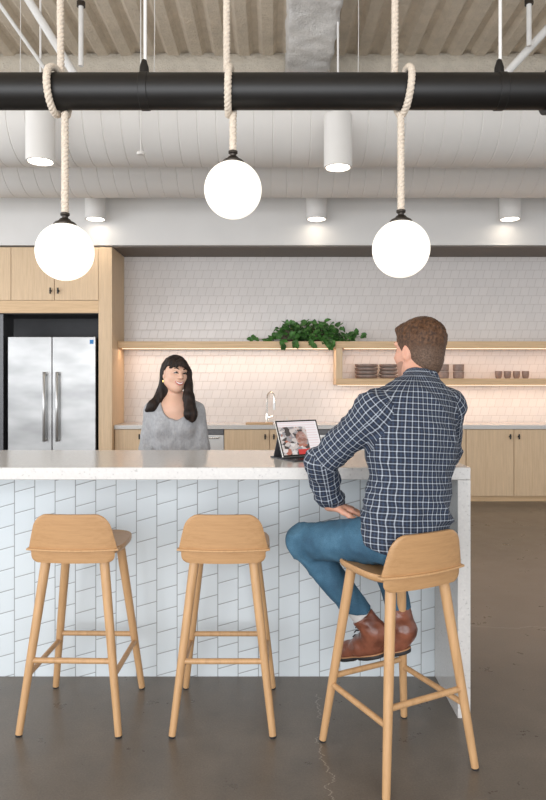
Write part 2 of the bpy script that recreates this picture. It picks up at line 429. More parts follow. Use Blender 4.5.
hung(529, 2, 46, 4.9, .019, 'short white vertical pipe drop at top right')
for px, d, lb in ((358, 4.4, 'thin hanging wire just right of the rough pale beam'), (20, 4.6, 'thin hanging wire near the upper left corner'), (154, 4.4, 'thin hanging wire right of the left pipe hanger')):
    x, y, z = at(px, 84, d); conduit([(x, y, z), (x+.005, y, z+.4), (x, y, DZ+.01)], .0022, lb, None, 'hanging_wire', 'wire')
# small detector on the duct
x, y, z = at(148, 166, 5.5)
t = thing('ceiling_sensor', 'tiny white round sensor below the duct', 'sensor', (x, y-.3, z))
MB().lathe([(.005, -.012), (.03, -.01), (.035, 0), (.03, .012)], seg=20).build('sensor_body', M['white_paint'], t)
MB().lathe([(.004, .01), (.004, DZ-z+.01)], seg=8).build('stem', M['white_paint'], t)

# ------------------------------------------------------------------ kitchen: tall cabinet and fridge
CF = 7.62; XR = (112-273)*CF/F       # right face of tall cabinet
def cx(px, d=CF): return (px-273)*d/F
def cz(py, d=CF): return CAMZ-(py-380)*d/F
XL = -4.6
t = thing('tall_cabinet', 'tall pale oak cabinet built around the fridge', 'cabinet', (XR-.5, YB-.3, 0))
def L(b): ox, oy = XR-.5, YB-.3; return (b[0]-ox, b[1]-ox, b[2]-oy, b[3]-oy, b[4], b[5])
nt = cz(313)
box('side_panel', M['veneer'], L((XR-.02, XR, CF, YB-.004, 0, 3.008)), t)
box('stile', M['veneer'], L((cx(98.5), XR-.02, CF, CF+.03, 0, 3.008)), t)
box('rail', M['veneer_h'], L((XL, cx(98.5), CF, CF+.03, nt, cz(300.5))), t)
box('top_box', M['veneer'], L((XL, XR-.022, CF+.032, YB-.004, nt, 3.008)), t)
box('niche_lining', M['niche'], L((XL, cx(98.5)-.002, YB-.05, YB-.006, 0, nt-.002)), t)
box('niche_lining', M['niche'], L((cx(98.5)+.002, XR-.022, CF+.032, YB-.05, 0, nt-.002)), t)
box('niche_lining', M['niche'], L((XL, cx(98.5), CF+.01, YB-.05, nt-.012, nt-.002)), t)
box('side_panel', M['dark_steel'], L((cx(0)-.1, cx(3.5), CF-.005, CF+.30, 0, nt-.014)), t)
dz0, dz1 = cz(300.5)+.004, 3.006
for i, (a, b) in enumerate(((-30, 11), (11, 54.5), (54.5, 98.5))):
    d = box('door', M['veneer'], L((cx(a)+.003, cx(b)-.003, CF-.002, CF+.02, dz0, dz1)), t, .0015)
    for kx in ((51,) if i == 1 else (58.6,) if i == 2 else ()):
        p = L((cx(kx), cx(kx), CF, CF, cz(291), 0))
        MB().ring([(p[0], p[2], p[4]), (p[0], p[2]-.03, p[4])], .012, 12).build('knob', M['black_metal'], d)
        MB().ring([(p[0], p[2]-.03, p[4]+.035), (p[0], p[2]-.03, p[4]-.035)], .009, 12).build('knob', M['black_metal'], d)
# fridge
fx0, fx1, fs_ = cx(8.6), cx(96), cx(52.6); ft = cz(337)
t = thing('refrigerator', 'large stainless steel two door fridge set in the oak cabinet', 'fridge', ((fx0+fx1)/2, CF+.3, 0))
def L(b): ox, oy = (fx0+fx1)/2, CF+.3; return (b[0]-ox, b[1]-ox, b[2]-oy, b[3]-oy, b[4], b[5])
box('body', M['dark_steel'], L((fx0+.005, fx1-.005, CF+.04, YB-.06, 0.0, ft-.01)), t)
for s, (a, b) in ((1, (fx0, fs_-.004)), (-1, (fs_+.004, fx1))):
    d = box('door', M['fridge'], L((a, b, CF-.02, CF+.038, .12, ft)), t, .004)
    hx = fs_ - s*.075; lx = hx-(fx0+fx1)/2; ly = CF-.02-(CF+.3)
    z0, z1 = cz(441), cz(372)
    h = MB(); h.ring([(lx, ly-.055, z0), (lx, ly-.055, z1)], .017, 16)
    ho = h.build('handle', M['steel'], d)
    h2 = MB()
    for z in (z0+.02, z1-.02): h2.ring([(lx, ly-.055, z), (lx, ly, z)], .02, 12)
    h2.build('handle_mount', M['steel'], d) if False else None
    for z in (z0+.02, z1-.02): h.ring([(lx, ly-.055, z), (lx, ly+.002, z)], .02, 12)
    ho.data = bpy.data.meshes.new('handle'); ho.data.from_pydata(h.v, [], h.f); ho.data.shade_smooth(); ho.data.materials.append(M['steel'])
    if s == -1:
        box('energy_sticker', M['blue_sticker'], (cx(90.2)-(fx0+fx1)/2, cx(94)-(fx0+fx1)/2, ly-.0015, ly+.001, cz(344), cz(339.8)), d, 0)
box('kick_plate', M['dark_steel'], L((fx0+.01, fx1-.01, CF+.0, CF+.035, .0, .11)), t)

# ------------------------------------------------------------------ back run of base cabinets and counter
BF = 7.72; CT = .917
units = [(XR+.003, cx(174, BF), 'left'), (cx(224, BF), cx(318, BF), 'mid'), (cx(368, BF), cx(466, BF), 'm2'), (cx(466, BF)+.002, cx(563, BF), 'right'), (cx(563, BF)+.002, 6.2, 'far')]
labs = ['pale oak base cabinet between the fridge cabinet and the dishwasher', 'pale oak base cabinet below the sink and tap', 'pale oak base cabinet mostly hidden behind the seated man',
        'pale oak two door base cabinet right of the seated man', 'pale oak base cabinet at the right edge of the picture']
for (a, b, _), lb in zip(units, labs):
    o0 = ((a+b)/2, 8.0, 0); t = thing('base_cabinet', lb, 'cabinet', o0)
    l = lambda q: (q[0]-o0[0], q[1]-o0[0], q[2]-o0[1], q[3]-o0[1], q[4], q[5])
    box('carcass', M['veneer'], l((a+.002, b-.002, BF+.022, YB-.006, .075, CT-.052)), t)
    box('plinth', M['veneer_h'], l((a+.002, b-.002, BF+.045, BF+.07, 0, .074)), t)
    m = (a+b)/2
    if _ == 'right': m = cx(514, BF)
    if _ == 'mid': m = cx(269.5, BF)
    for s, (p, q) in ((-1, (a, m)), (1, (m, b))):
        d = box('door', M['veneer'], l((p+.0035, q-.0035, BF, BF+.02, .072, CT-.056)), t, .0015)
        kx = m+s*.052; k0 = l((kx, kx, BF, BF, cz(436.5, BF), 0))
        MB().ring([(k0[0], k0[2]+.002, k0[4]), (k0[0], k0[2]-.032, k0[4])], .011, 12).build('knob', M['black_metal'], d)
        MB().ring([(k0[0], k0[2]-.03, k0[4]+.03), (k0[0], k0[2]-.03, k0[4]-.03)], .009, 12).build('knob', M['black_metal'], d)
for a, b, lb in ((cx(174, BF)+.004, cx(224, BF)-.004, 'steel dishwasher under the back counter beside the woman'), (cx(318, BF)+.004, cx(368, BF)-.004, 'steel dishwasher under the back counter behind the tablet')):
    o0 = ((a+b)/2, 8.0, 0); t = thing('dishwasher', lb, 'dishwasher', o0)
    l = lambda q: (q[0]-o0[0], q[1]-o0[0], q[2]-o0[1], q[3]-o0[1], q[4], q[5])
    box('body', M['dark_steel'], l((a, b, BF+.03, YB-.006, 0, CT-.053)), t)
    d = box('door', M['steel'], l((a, b, BF-.005, BF+.028, .09, CT-.12)), t)
    box('control_panel', M['dark_steel'], l((a, b, BF-.005, BF+.028, CT-.117, CT-.055)), t)
    q = l((a+.05, b-.05, BF-.045, 0, CT-.15, 0))
    h = MB().ring([(q[0], q[2], q[4]), (q[1], q[2], q[4])], .011, 12)
    for e in (q[0]+.03, q[1]-.03): h.ring([(e, q[2], q[4]), (e, q[2]+.045, q[4])], .009, 10)
    h.build('handle', M['chrome'], d)
o = box('back_counter', M['quartz'], (XR+.003, 6.2, BF-.02, YB-.004, CT-.05, CT), bevel=.004)
tag(o, 'long pale worktop along the tiled back wall', 'counter')

# tap, soap, board
x, y, z = at(267, 423, 8.02); z = CT
t = thing('kitchen_tap', 'tall gooseneck chrome tap on the back counter', 'tap', (x, 8.03, z))
pts = [(0, 0, 0), (0, 0, .30)] + [(.0+.0*math.cos(a)+.045*(1-math.cos(a)), -.05*(1-math.cos(a)), .30+.085*math.sin(a)) for a in [PI*i/12 for i in range(1, 13)]]
MB().ring(pts+[(.09, -.1, .22)], .0115, 14).build('spout', M['chrome'], t)
MB().lathe([(.03, 0), (.03, .012), (.02, .03), (.02, .10), (.017, .12)], seg=20).build('tap_base', M['chrome'], t)
MB().ring([(.015, -.01, .07), (.075, -.02, .085)], .009, 10).build('lever', M['chrome'], t)
MB().ring([(.09, -.1, .25), (.09, -.1, .17)], .018, 12).build('spray_head', M['steel'], t)
x = cx(287, 8.05); t = thing('soap_dispenser', 'small steel soap pump beside the tap', 'dispenser', (x, 8.1, CT))
MB().lathe([(.018, 0), (.018, .02), (.008, .03), (.008, .07)], seg=16).build('pump', M['steel'], t)
MB().ring([(0, 0, .068), (0, -.05, .066)], .006, 8).build('nozzle', M['steel'], t)
t = tag(box('cutting_board', M['board'], (cx(246, 7.85), cx(273, 7.85), 7.74, 7.93, CT, CT+.02), bevel=.004), 'flat wooden board on the back counter in front of the tap', 'board')

# ------------------------------------------------------------------ shelves
SF = 7.90
sx0, sxv0, sxv1 = XR+.003, cx(336, SF), cx(342.5, SF)
zt0, zt1 = cz(348, SF), cz(341.3, SF); zb0, zb1 = cz(385, SF), cz(378.5, SF)
o = box('wall_shelf', M['veneer_h'], (sx0, sxv0-.002, SF, YB-.004, zt0, zt1), bevel=.002)
tag(o, 'long thin pale oak wall shelf left of the shelf box, carrying the plant', 'shelf')
sh = o
t = thing('box_shelf', 'pale oak open box shelf on the right, holding bowls and mugs', 'shelf', ((sxv0+6)/2, 8.1, zb0))
ox, oz = (sxv0+6)/2, zb0
def l(q): return (q[0]-ox, q[1]-ox, q[2]-8.1, q[3]-8.1, q[4]-oz, q[5]-oz)
box('shelf_top', M['veneer_h'], l((sxv0, 6, SF, YB-.004, zt0, zt1)), t)
box('shelf_bottom', M['veneer_h'], l((sxv0, 6, SF, YB-.004, zb0, zb1)), t)
box('shelf_side', M['veneer'], l((sxv0, sxv1, SF+.0005, YB-.004, zb1, zt0)), t)
def led(a, b, z, parent, off, en, y=None):
    y = y or SF+.10
    box('light_strip', M['led'], (a-off[0], b-off[0], y-.008-off[1], y+.008-off[1], z-.008-off[2], z-off[2]), parent, 0)
    L_ = bpy.data.lights.new('strip_lamp', 'AREA'); L_.shape = 'RECTANGLE'; L_.size = b-a; L_.size_y = .03; L_.energy = en*(b-a); L_.color = (1, .71, .51)
    lo = bpy.data.objects.new('strip_lamp', L_); link(lo, parent); lo.location = ((a+b)/2-off[0], y-off[1], z-.012-off[2])
led(sx0+.03, sxv0-.03, zt0, sh, (0, 0, 0), 2.2)
led(sxv1+.03, 5.9, zt0, t, (ox, 8.1, oz), 1.3)
led(sxv0+.03, 5.9, zb0, t, (ox, 8.1, oz), 2.2)
# crockery
def bowl_stack(px0, px1, cnt, label):
    r = (px1-px0)/2*8.05/F; x = cx((px0+px1)/2, 8.05); H = (378.5-364)*8.0/F/cnt
    for k in range(cnt):
        t = thing('bowl', label[k], 'bowl', (x, 8.05, zb1+k*H), 0, 'stacked bowls in the box shelf')
        MB().lathe([(r*.6, 0), (r*.9, H*.15), (r, H*.5), (r, H*.94), (r*.95, H*.95), (r*.9, H*.5), (r*.5, H*.2)], seg=32).build('bowl_body', M['ceramic'], t)
        MB().lathe([(r*.952, H*.93), (r*1.0, H*.93), (r*1.0, H*.985), (r*.952, H*.985)], seg=32).build('rim', M['ceramic_rim'], t)
pos = ['lowest', 'second from the bottom', 'third from the bottom', 'topmost']
bowl_stack(355, 377.5, 4, ['wide taupe bowl, %s of the left wide stack' % p for p in pos])
bowl_stack(379.5, 398, 4, ['taupe bowl, %s of the stack beside the man\'s face' % p for p in pos])
def cup_stack(pxc, w, cnt, desc):
    r = w/2*8.05/F; x = cx(pxc, 8.05); H = (378.5-364)*8.0/F/cnt
    for k in range(cnt):
        t = thing('cup', 'taupe straight cup, %s of the %s' % (('lower', 'upper')[k], desc), 'cup', (x, 8.05, zb1+k*H), 0, 'stacked cups in the box shelf')
        MB().lathe([(r*.85, 0), (r*.97, H*.1), (r, H*.9), (r*.96, H*.98), (r*.9, H*.9), (r*.8, H*.12)], seg=28).build('cup_body', M['ceramic'], t)
        MB().lathe([(r*.962, H*.93), (r*1.01, H*.93), (r*1.01, H*.985), (r*.962, H*.985)], seg=28).build('rim', M['ceramic_rim'], t)
cup_stack(443.3, 11, 2, 'cup pair nearest the man\'s head')
cup_stack(458.5, 11, 2, 'cup pair further from the man\'s head')
proto = None
for i, (px, lb) in enumerate(((498.5, 'small taupe mug, leftmost of the row of four'), (507.5, 'small taupe mug, second from left in the row of four'), (516.5, 'small taupe mug, third from left in the row of four'), (525.5, 'small taupe mug, rightmost of the row of four'))):
    x = cx(px, 8.05); H = .092; r = .043
    if proto is None:
        t = thing('mug', lb, 'mug', (x, 8.05, zb1), 0, 'row of small mugs in the box shelf')
        MB().lathe([(r*.6, 0), (r*.85, H*.15), (r, H*.55), (r*.97, H), (r*.9, H), (r*.9, H*.5), (r*.5, H*.15)], seg=28).build('mug_body', M['ceramic'], t)
        MB().ring([(r*.9, 0, H*.8), (r*.85, r*.5, H*.8), (r*1.0, r*.95, H*.55), (r*.85, r*.5, H*.3), (r*.85, 0, H*.28)], .006, 8).build('handle', M['ceramic'], t)
        proto = t
    else:
        t = dup(proto); t.location = (x, 8.05, zb1); t['label'] = lb

# ------------------------------------------------------------------ trailing plant
PXc = cx(305, 8.02); t = thing('trailing_plant', 'bushy green trailing plant spilling over the oak wall shelf', 'plant', (PXc, 8.04, zt1))
MB().lathe([(.07, 0), (.09, .02), (.105, .13), (.11, .135), (.10, .135), (.09, .12)], (-.20, .0, 0), 28).build('pot', M['pot'], t)
MB().lathe([(.07, 0), (.09, .02), (.105, .11), (.11, .115), (.10, .115), (.09, .10)], (.16, .0, 0), 28).build('pot', M['pot'], t)
lm = MB(); sm = MB(); random.seed(11)
def leaf(p, d, up, s):
    d = Vector(d).normalized(); up = Vector(up); sd = d.cross(up)
    if sd.length < .01: sd = Vector((1, 0, 0))
    sd.normalize(); nn = sd.cross(d)
    out = [(0, 0), (.28, -.08), (.46, .12), (.48, .38), (.32, .72), (0, 1.08)]
    P = Vector(p); k = []
    mid = [P+d*s*y - nn*s*.10*math.sin(y*2.6) for y in (0, .15, .38, .72, 1.08)]
    rt = [P+sd*s*x+d*s*y+nn*s*.12*x for x, y in out[1:5]]; lf = [P-sd*s*x+d*s*y+nn*s*.12*x for x, y in out[1:5]]
    vs = [mid[0], mid[1], mid[2], mid[3], mid[4]]+rt+lf
    fs = [(0, 5, 6, 1), (1, 6, 7, 2), (2, 7, 8, 3), (3, 8, 4), (0, 1, 10, 9), (1, 2, 11, 10), (2, 3, 12, 11), (3, 4, 12)]
    lm.add(vs, fs)
def rx(px): return cx(px, 8.0)-PXc
def rz(py): return cz(py, 8.0)-zt1
for i in range(330):
    px = random.gauss(308, 26)
    if not 262 < px < 352: px = random.uniform(270, 348)
    hmax = 17.5*math.exp(-((px-310)/37)**6)+1.5+random.uniform(-2.5, 2.5)
    q = random.random(); hh = hmax*q
    y = random.uniform(-.16, .13)
    p = (rx(px), y, max(.012, hh*8/F))
    d = (random.uniform(-.8, .8), random.uniform(-.9, .3), random.uniform(-.7, .5))
    leaf(p, d, (random.uniform(-.4, .4), -.7, .8), random.uniform(.050, .088))
vines = [[(262, 340), (252, 338), (250, 341)], [(280, 338), (283, 343), (283, 347)], [(295, 338), (294, 342), (296, 345)], [(312, 338), (311, 342), (312, 345)], [(322, 336), (328, 343), (329, 348)], [(326, 336), (331, 340), (332, 344)], [(335, 338), (345, 336), (352, 334), (358, 333)], [(340, 340), (350, 338), (366, 336)]]
for v in vines:
    front = v[-1][1] > 342
    pts = []
    for i, (a, b) in enumerate(v):
        yy = -.16 if front else -.05
        zz = rz(b) if front else max(rz(b), .012)
        pts.append((rx(a), (-.10 if (front and i == 0) else yy), zz if not (front and i == 0) else .03))
    sm.ring(pts, .003, 6)
    for a, b in zip(pts[:-1], pts[1:]):
        for k in range(3):
            q = Vector(a).lerp(Vector(b), (k+1)/3)
            leaf(q+Vector((0, -.01, 0)), (random.uniform(-1, 1), -.35, -.8 if front else random.uniform(-.1, .6)), (0, -1, .4), random.uniform(.05, .075))
for i in range(26):
    a = random.uniform(-.35, .4); sm.ring([(-.2 if a < 0 else .16, 0, .1), (a*.7, -.04, .2), (a, -.08, .13)], .003, 5)
lm.build('foliage', M['leaf'], t, 0, fix=False); sm.build('stems', M['stem'], t)

# ------------------------------------------------------------------ island
IT, IY0, IY1, IX0, IX1, TY = 1.075, 2.785, 3.48, -2.3, .847, 3.18
t = thing('kitchen_island', 'white island with pale stone top and slanted pale tiles on its front', 'island', (-.7, 3.2, 0))
def l(q): return (q[0]+.7, q[1]+.7, q[2]-3.2, q[3]-3.2, q[4], q[5])
box('worktop', M['quartz'], l((IX0, IX1, IY0, IY1, IT-.053, IT)), t, .003)
box('end_panel', M['quartz'], l((IX1-.055, IX1, IY0+.0005, IY1, 0, IT-.054)), t, .002)
box('end_panel', M['quartz'], l((IX0, IX0+.055, IY0+.0005, IY1, 0, IT-.054)), t, .002)
box('tiled_front', M['tile_front'], l((IX0+.056, IX1-.056, TY, TY+.02, 0, IT-.054)), t, 0)
box('carcass', M['veneer'], l((IX0+.056, IX1-.056, TY+.021, IY1-.02, 0, IT-.054)), t)

# ------------------------------------------------------------------ tablet
bl = Vector((.047, 3.05, IT+.006)); yaw = math.radians(30); tw, th, tt = .238, .186, .007; tilt = math.radians(25)
t = thing('tablet', 'open tablet in a dark stand case on the island top', 'tablet', (bl.x, bl.y, IT), yaw)
def tb(name, x0, x1, z0, z1, d0, d1, mat, par, bev=0):
    "panel in the leaning plane: x across, z up the screen, d behind the screen face"
    mb = MB(); c, s = math.cos(tilt), math.sin(tilt); mb.box(x0, x1, d0, d1, z0, z1)
    mb.v = [(x, y*c+z*s, .008+z*c-y*s+.003) for x, y, z in mb.v]
    return mb.build(name, mat, par, 30, bev)
body = tb('tablet_body', 0, tw, 0, th, 0, .006, M['tablet'], t, .002)
tb('screen_glass', .002, tw-.002, .002, th-.002, -.001, .0, M['bezel'], body)
n_ = N('screen_picture'); s_ = n_.sep(n_.coord('Object')); 
uu = n_.mt('DIVIDE', s_[0], tw); vv = n_.mt('DIVIDE', s_[2], th*math.cos(tilt))
vo = n_.t.nodes.new('ShaderNodeTexVoronoi'); n_.put(vo.inputs['Vector'], n_.scale(n_.coord('Object'), (1, 1, 1.6))); vo.inputs['Scale'].default_value = 42
g = n_.sep(vo.outputs['Color'])
pic = n_.ramp(n_.mt('ADD', n_.mt('MULTIPLY', g[0], .75), n_.mt('MULTIPLY', n_.noise(n_.coord('Object'), 60, 3), .3)), [(.1, (.06, .05, .05)), (.3, (.32, .30, .31)), (.5, (.62, .55, .52)), (.66, (.45, .16, .11)), (.82, (.75, .70, .68)), (1, (.85, .83, .83))], 'CONSTANT')
rd = n_.mt('MULTIPLY', n_.mt('LESS_THAN', n_.mt('ABSOLUTE', n_.mt('SUBTRACT', uu, .52)), .13), n_.mt('LESS_THAN', n_.mt('ABSOLUTE', n_.mt('SUBTRACT', vv, .16)), .10))
fc = n_.mt('LESS_THAN', n_.mt('ADD', n_.mt('POWER', n_.mt('DIVIDE', n_.mt('SUBTRACT', uu, .53), .13), 2.0), n_.mt('POWER', n_.mt('DIVIDE', n_.mt('SUBTRACT', vv, .55), .2), 2.0)), 1.0)
pic = n_.mix(n_.mt('MULTIPLY', fc, .7), pic, (.42, .20, .15))
pic = n_.mix(rd, pic, (.62, .04, .04))
ln = n_.mt('MULTIPLY', n_.mt('GREATER_THAN', n_.mt('FRACT', n_.mt('MULTIPLY', vv, 14.0)), .7), n_.mt('LESS_THAN', uu, .93))
rt = n_.mix(n_.mt('MULTIPLY', ln, .45), (.90, .85, .86), (.75, .45, .48))
isr = n_.mt('MAXIMUM', n_.mt('GREATER_THAN', uu, .68), n_.mt('GREATER_THAN', vv, .88))
fin = n_.mix(isr, pic, rt)
n_.set(Base_Color=(.02, .02, .02), Roughness=.2, Emission_Color=fin, Emission_Strength=.85)
tb('screen', .008, tw-.008, .010, th-.009, -.0016, -.001, n_.m, body)
cs = tb('stand_back', -.002, tw+.002, .0, th*.55, .007, .010, M['case'], t)
cb = MB(); cb.add([(0, .0, 0), (tw, 0, 0), (tw, .12, 0), (0, .12, 0), (0, .0, .006), (tw, 0, .006), (tw, .12, .006), (0, .12, .006)], [(0, 1, 2, 3), (4, 5, 6, 7), (0, 1, 5, 4), (1, 2, 6, 5), (2, 3, 7, 6), (3, 0, 4, 7)])
c_, s_2 = math.cos(tilt), math.sin(tilt); zz = .5*th
cb.add([(0, .085, .006), (tw, .085, .006), (tw, zz*s_2+.012, .011+zz*c_), (0, zz*s_2+.012, .011+zz*c_), (0, .090, .006), (tw, .090, .006), (tw, zz*s_2+.017, .011+zz*c_), (0, zz*s_2+.017, .011+zz*c_)], [(0, 1, 2, 3), (4, 5, 6, 7), (0, 1, 5, 4), (1, 2, 6, 5), (2, 3, 7, 6), (3, 0, 4, 7)])
cb.build('stand_flap', M['case'], t, 20)
kb = MB(); kb.box(.0, tw, -.10, .0, 0, .006); kb.build('keyboard_deck', M['case'], t, 20, .001)
for r in range(4):
    kk = MB()
    for q in range(11): kk.box(.008+q*.0205, .025+q*.0205, -.092+r*.021, -.075+r*.021, .006, .0075)
    kk.build('key_row', M['bezel'], t, 20)

# ------------------------------------------------------------------ bar stools
def seat_outline(k=48, grow=0):
    pts = []
    for i in range(k):
        a = 2*PI*i/k; n_e = 3.6
        c, s = math.cos(a), math.sin(a)
        x = math.copysign(abs(c)**(2/n_e), c)*(.190+grow); y = math.copysign(abs(s)**(2/n_e), s)*(.185+grow)
        x *= 1+.03*(-y/.185)           # slightly wider towards the back
        pts.append((x, y+.008))
    return pts
def back_y(x, z): return -.178 + .75*x*x + (-.10)*(z-.75)
def make_stool():
    t = thing('bar_stool', 'x', 'stool', (0, 0, 0), 0, 'oak bar stools at the island')
    # seat: dished slab
    mb = MB(); K = 48; rings = []
    rel = [(0.02, 0), (.35, 0), (.7, .0), (.9, 0), (1.0, 0)]
    def topz(x, y, f): return .748 + .008*f*f - .010*(1-f) + (.006 if False else 0)
    ol = seat_outline(K)
    for f in (.02, .3, .55, .78, .92, .985, 1.0):
        rings.append([(x*f, .008+(y-.008)*f, .738+.015*f**2-(.004 if f == 1.0 else 0)) for x, y in ol])
    for f, z in ((1.0, .738), (.985, .729), (.93, .722), (.6, .716), (.02, .716)):
        rings.append([(x*f, .008+(y-.008)*f, z) for x, y in ol])
    vs = [p for r in rings for p in r]
    fs = [(i*K+j, i*K+(j+1) % K, (i+1)*K+(j+1) % K, (i+1)*K+j) for i in range(len(rings)-1) for j in range(K)]
    fs += [tuple(range(K)), tuple((len(rings)-1)*K+j for j in range(K))[::-1]]
    mb.add(vs, fs).build('seat', M['oak'], t, 50)
    # backrest: curved panel, crossing the rear of the seat
    mb = MB(); z0, z1 = .695, .900; NU, NV = 28, 26; front = []; rear = []
    for j in range(NV+1):
        q = j/NV; q = .5-.5*math.cos(PI*q); z = z0+(z1-z0)*q
        w = .183 - .036*max(0, (z-.755)/(z1-.755))**1.1
        rb, rt_ = .030, .055
        if z-z0 < rb: w -= rb*(1-math.sqrt(max(0, 1-((rb-(z-z0))/rb)**2)))
        if z1-z < rt_: w -= rt_*.85*(1-math.sqrt(max(0, 1-((rt_-(z1-z))/rt_)**2)))
        if z < .75: w -= .009*min(1, (.75-z)/.006)
        for i in range(NU+1):
            x = w*(2*i/NU-1); y = back_y(x, z); sl = 1.5*x; nn = math.sqrt(1+sl*sl); h = .0075
            e = min(1, min(i, NU-i)/1.0+.45) * (1 if 0 < j < NV else .5)
            front.append((x-sl/nn*h*e, y+h/nn*e, z)); rear.append((x+sl/nn*h*e, y-h/nn*e, z))
    nF = len(front); W = NU+1; fs = []
    for j in range(NV):
        for i in range(NU):
            a = j*W+i; fs += [(a, a+1, a+W+1, a+W), (nF+a, nF+a+W, nF+a+W+1, nF+a+1)]
    for j in range(NV):
        a = j*W; b = a+NU; fs += [(a, a+W, nF+a+W, nF+a), (b, nF+b, nF+b+W, b+W)]
    for i in range(NU):
        a = i; b = NV*W+i; fs += [(a, nF+a, nF+a+1, a+1), (b, b+1, nF+b+1, nF+b)]
    mb.add(front+rear, fs).build('backrest', M['oak'], t, 60)
    # lip where the seat edge pokes through the backrest
    mb = MB(); pts = []
    for i in range(25):
        x = .192*(2*i/24-1); pts.append((x, back_y(x, .75)-.018, .750))
    fr = [(x, y+.03, z) for x, y, z in pts]
    vs = [(x, y, z-.004) for x, y, z in pts]+[(x, y, z+.004) for x, y, z in pts]+[(x, y, z-.004) for x, y, z in fr]+[(x, y, z+.004) for x, y, z in fr]
    n = 25; fs = []
    for i in range(n-1): fs += [(i, i+1, n+i+1, n+i), (2*n+i, 3*n+i, 3*n+i+1, 2*n+i+1), (n+i, n+i+1, 3*n+i+1, 3*n+i), (i, 2*n+i, 2*n+i+1, i+1)]
    fs += [(0, n, 3*n, 2*n), (n-1, 3*n-1, 4*n-1, 2*n-1)]
    mb.add(vs, fs).build('seat_lip', M['oak_leg'], t, 40, .002)
    T = lambda sx, sy, z: Vector((sx*(.205-.085*z/.72), sy*(.21-.085*z/.72), z))
    for sx in (-1, 1):
        for sy in (-1, 1):
            lg = MB().ring([T(sx, sy, .008), T(sx, sy, .3), T(sx, sy, .55), T(sx, sy, .719)], [.0145, .0175, .0195, .0205], 20).build('leg', M['oak_leg'], t)
            MB().ring([T(sx, sy, 0), T(sx, sy, .008)], [.0125, .0145], 16).build('glide', M['rubber'], lg)
    for sy, z in ((1, .270), (-1, .295)):
        MB().ring([T(-1, sy, z), T(1, sy, z)], .0115, 14).build('rung', M['oak_leg'], t)
    for sx in (-1, 1):
        MB().ring([T(sx, 1, .237), T(sx, -1, .237)], .0115, 14).build('rung', M['oak_leg'], t)
    return t
s1 = make_stool()
for i, (x, y, rz_, lb) in enumerate(((-.825, 2.85, math.radians(-1.5), 'empty oak bar stool at the far left end of the row'),
                                    (-.205, 2.845, 0, 'empty oak bar stool in the middle of the row, seen straight from behind'),
                                    (.476, 2.515, math.radians(27), 'turned oak bar stool the man is sitting on'))):
    o = s1 if i == 0 else dup(s1); o.location = (x, y, 0); o.rotation_euler = (0, 0, rz_); o['label'] = lb

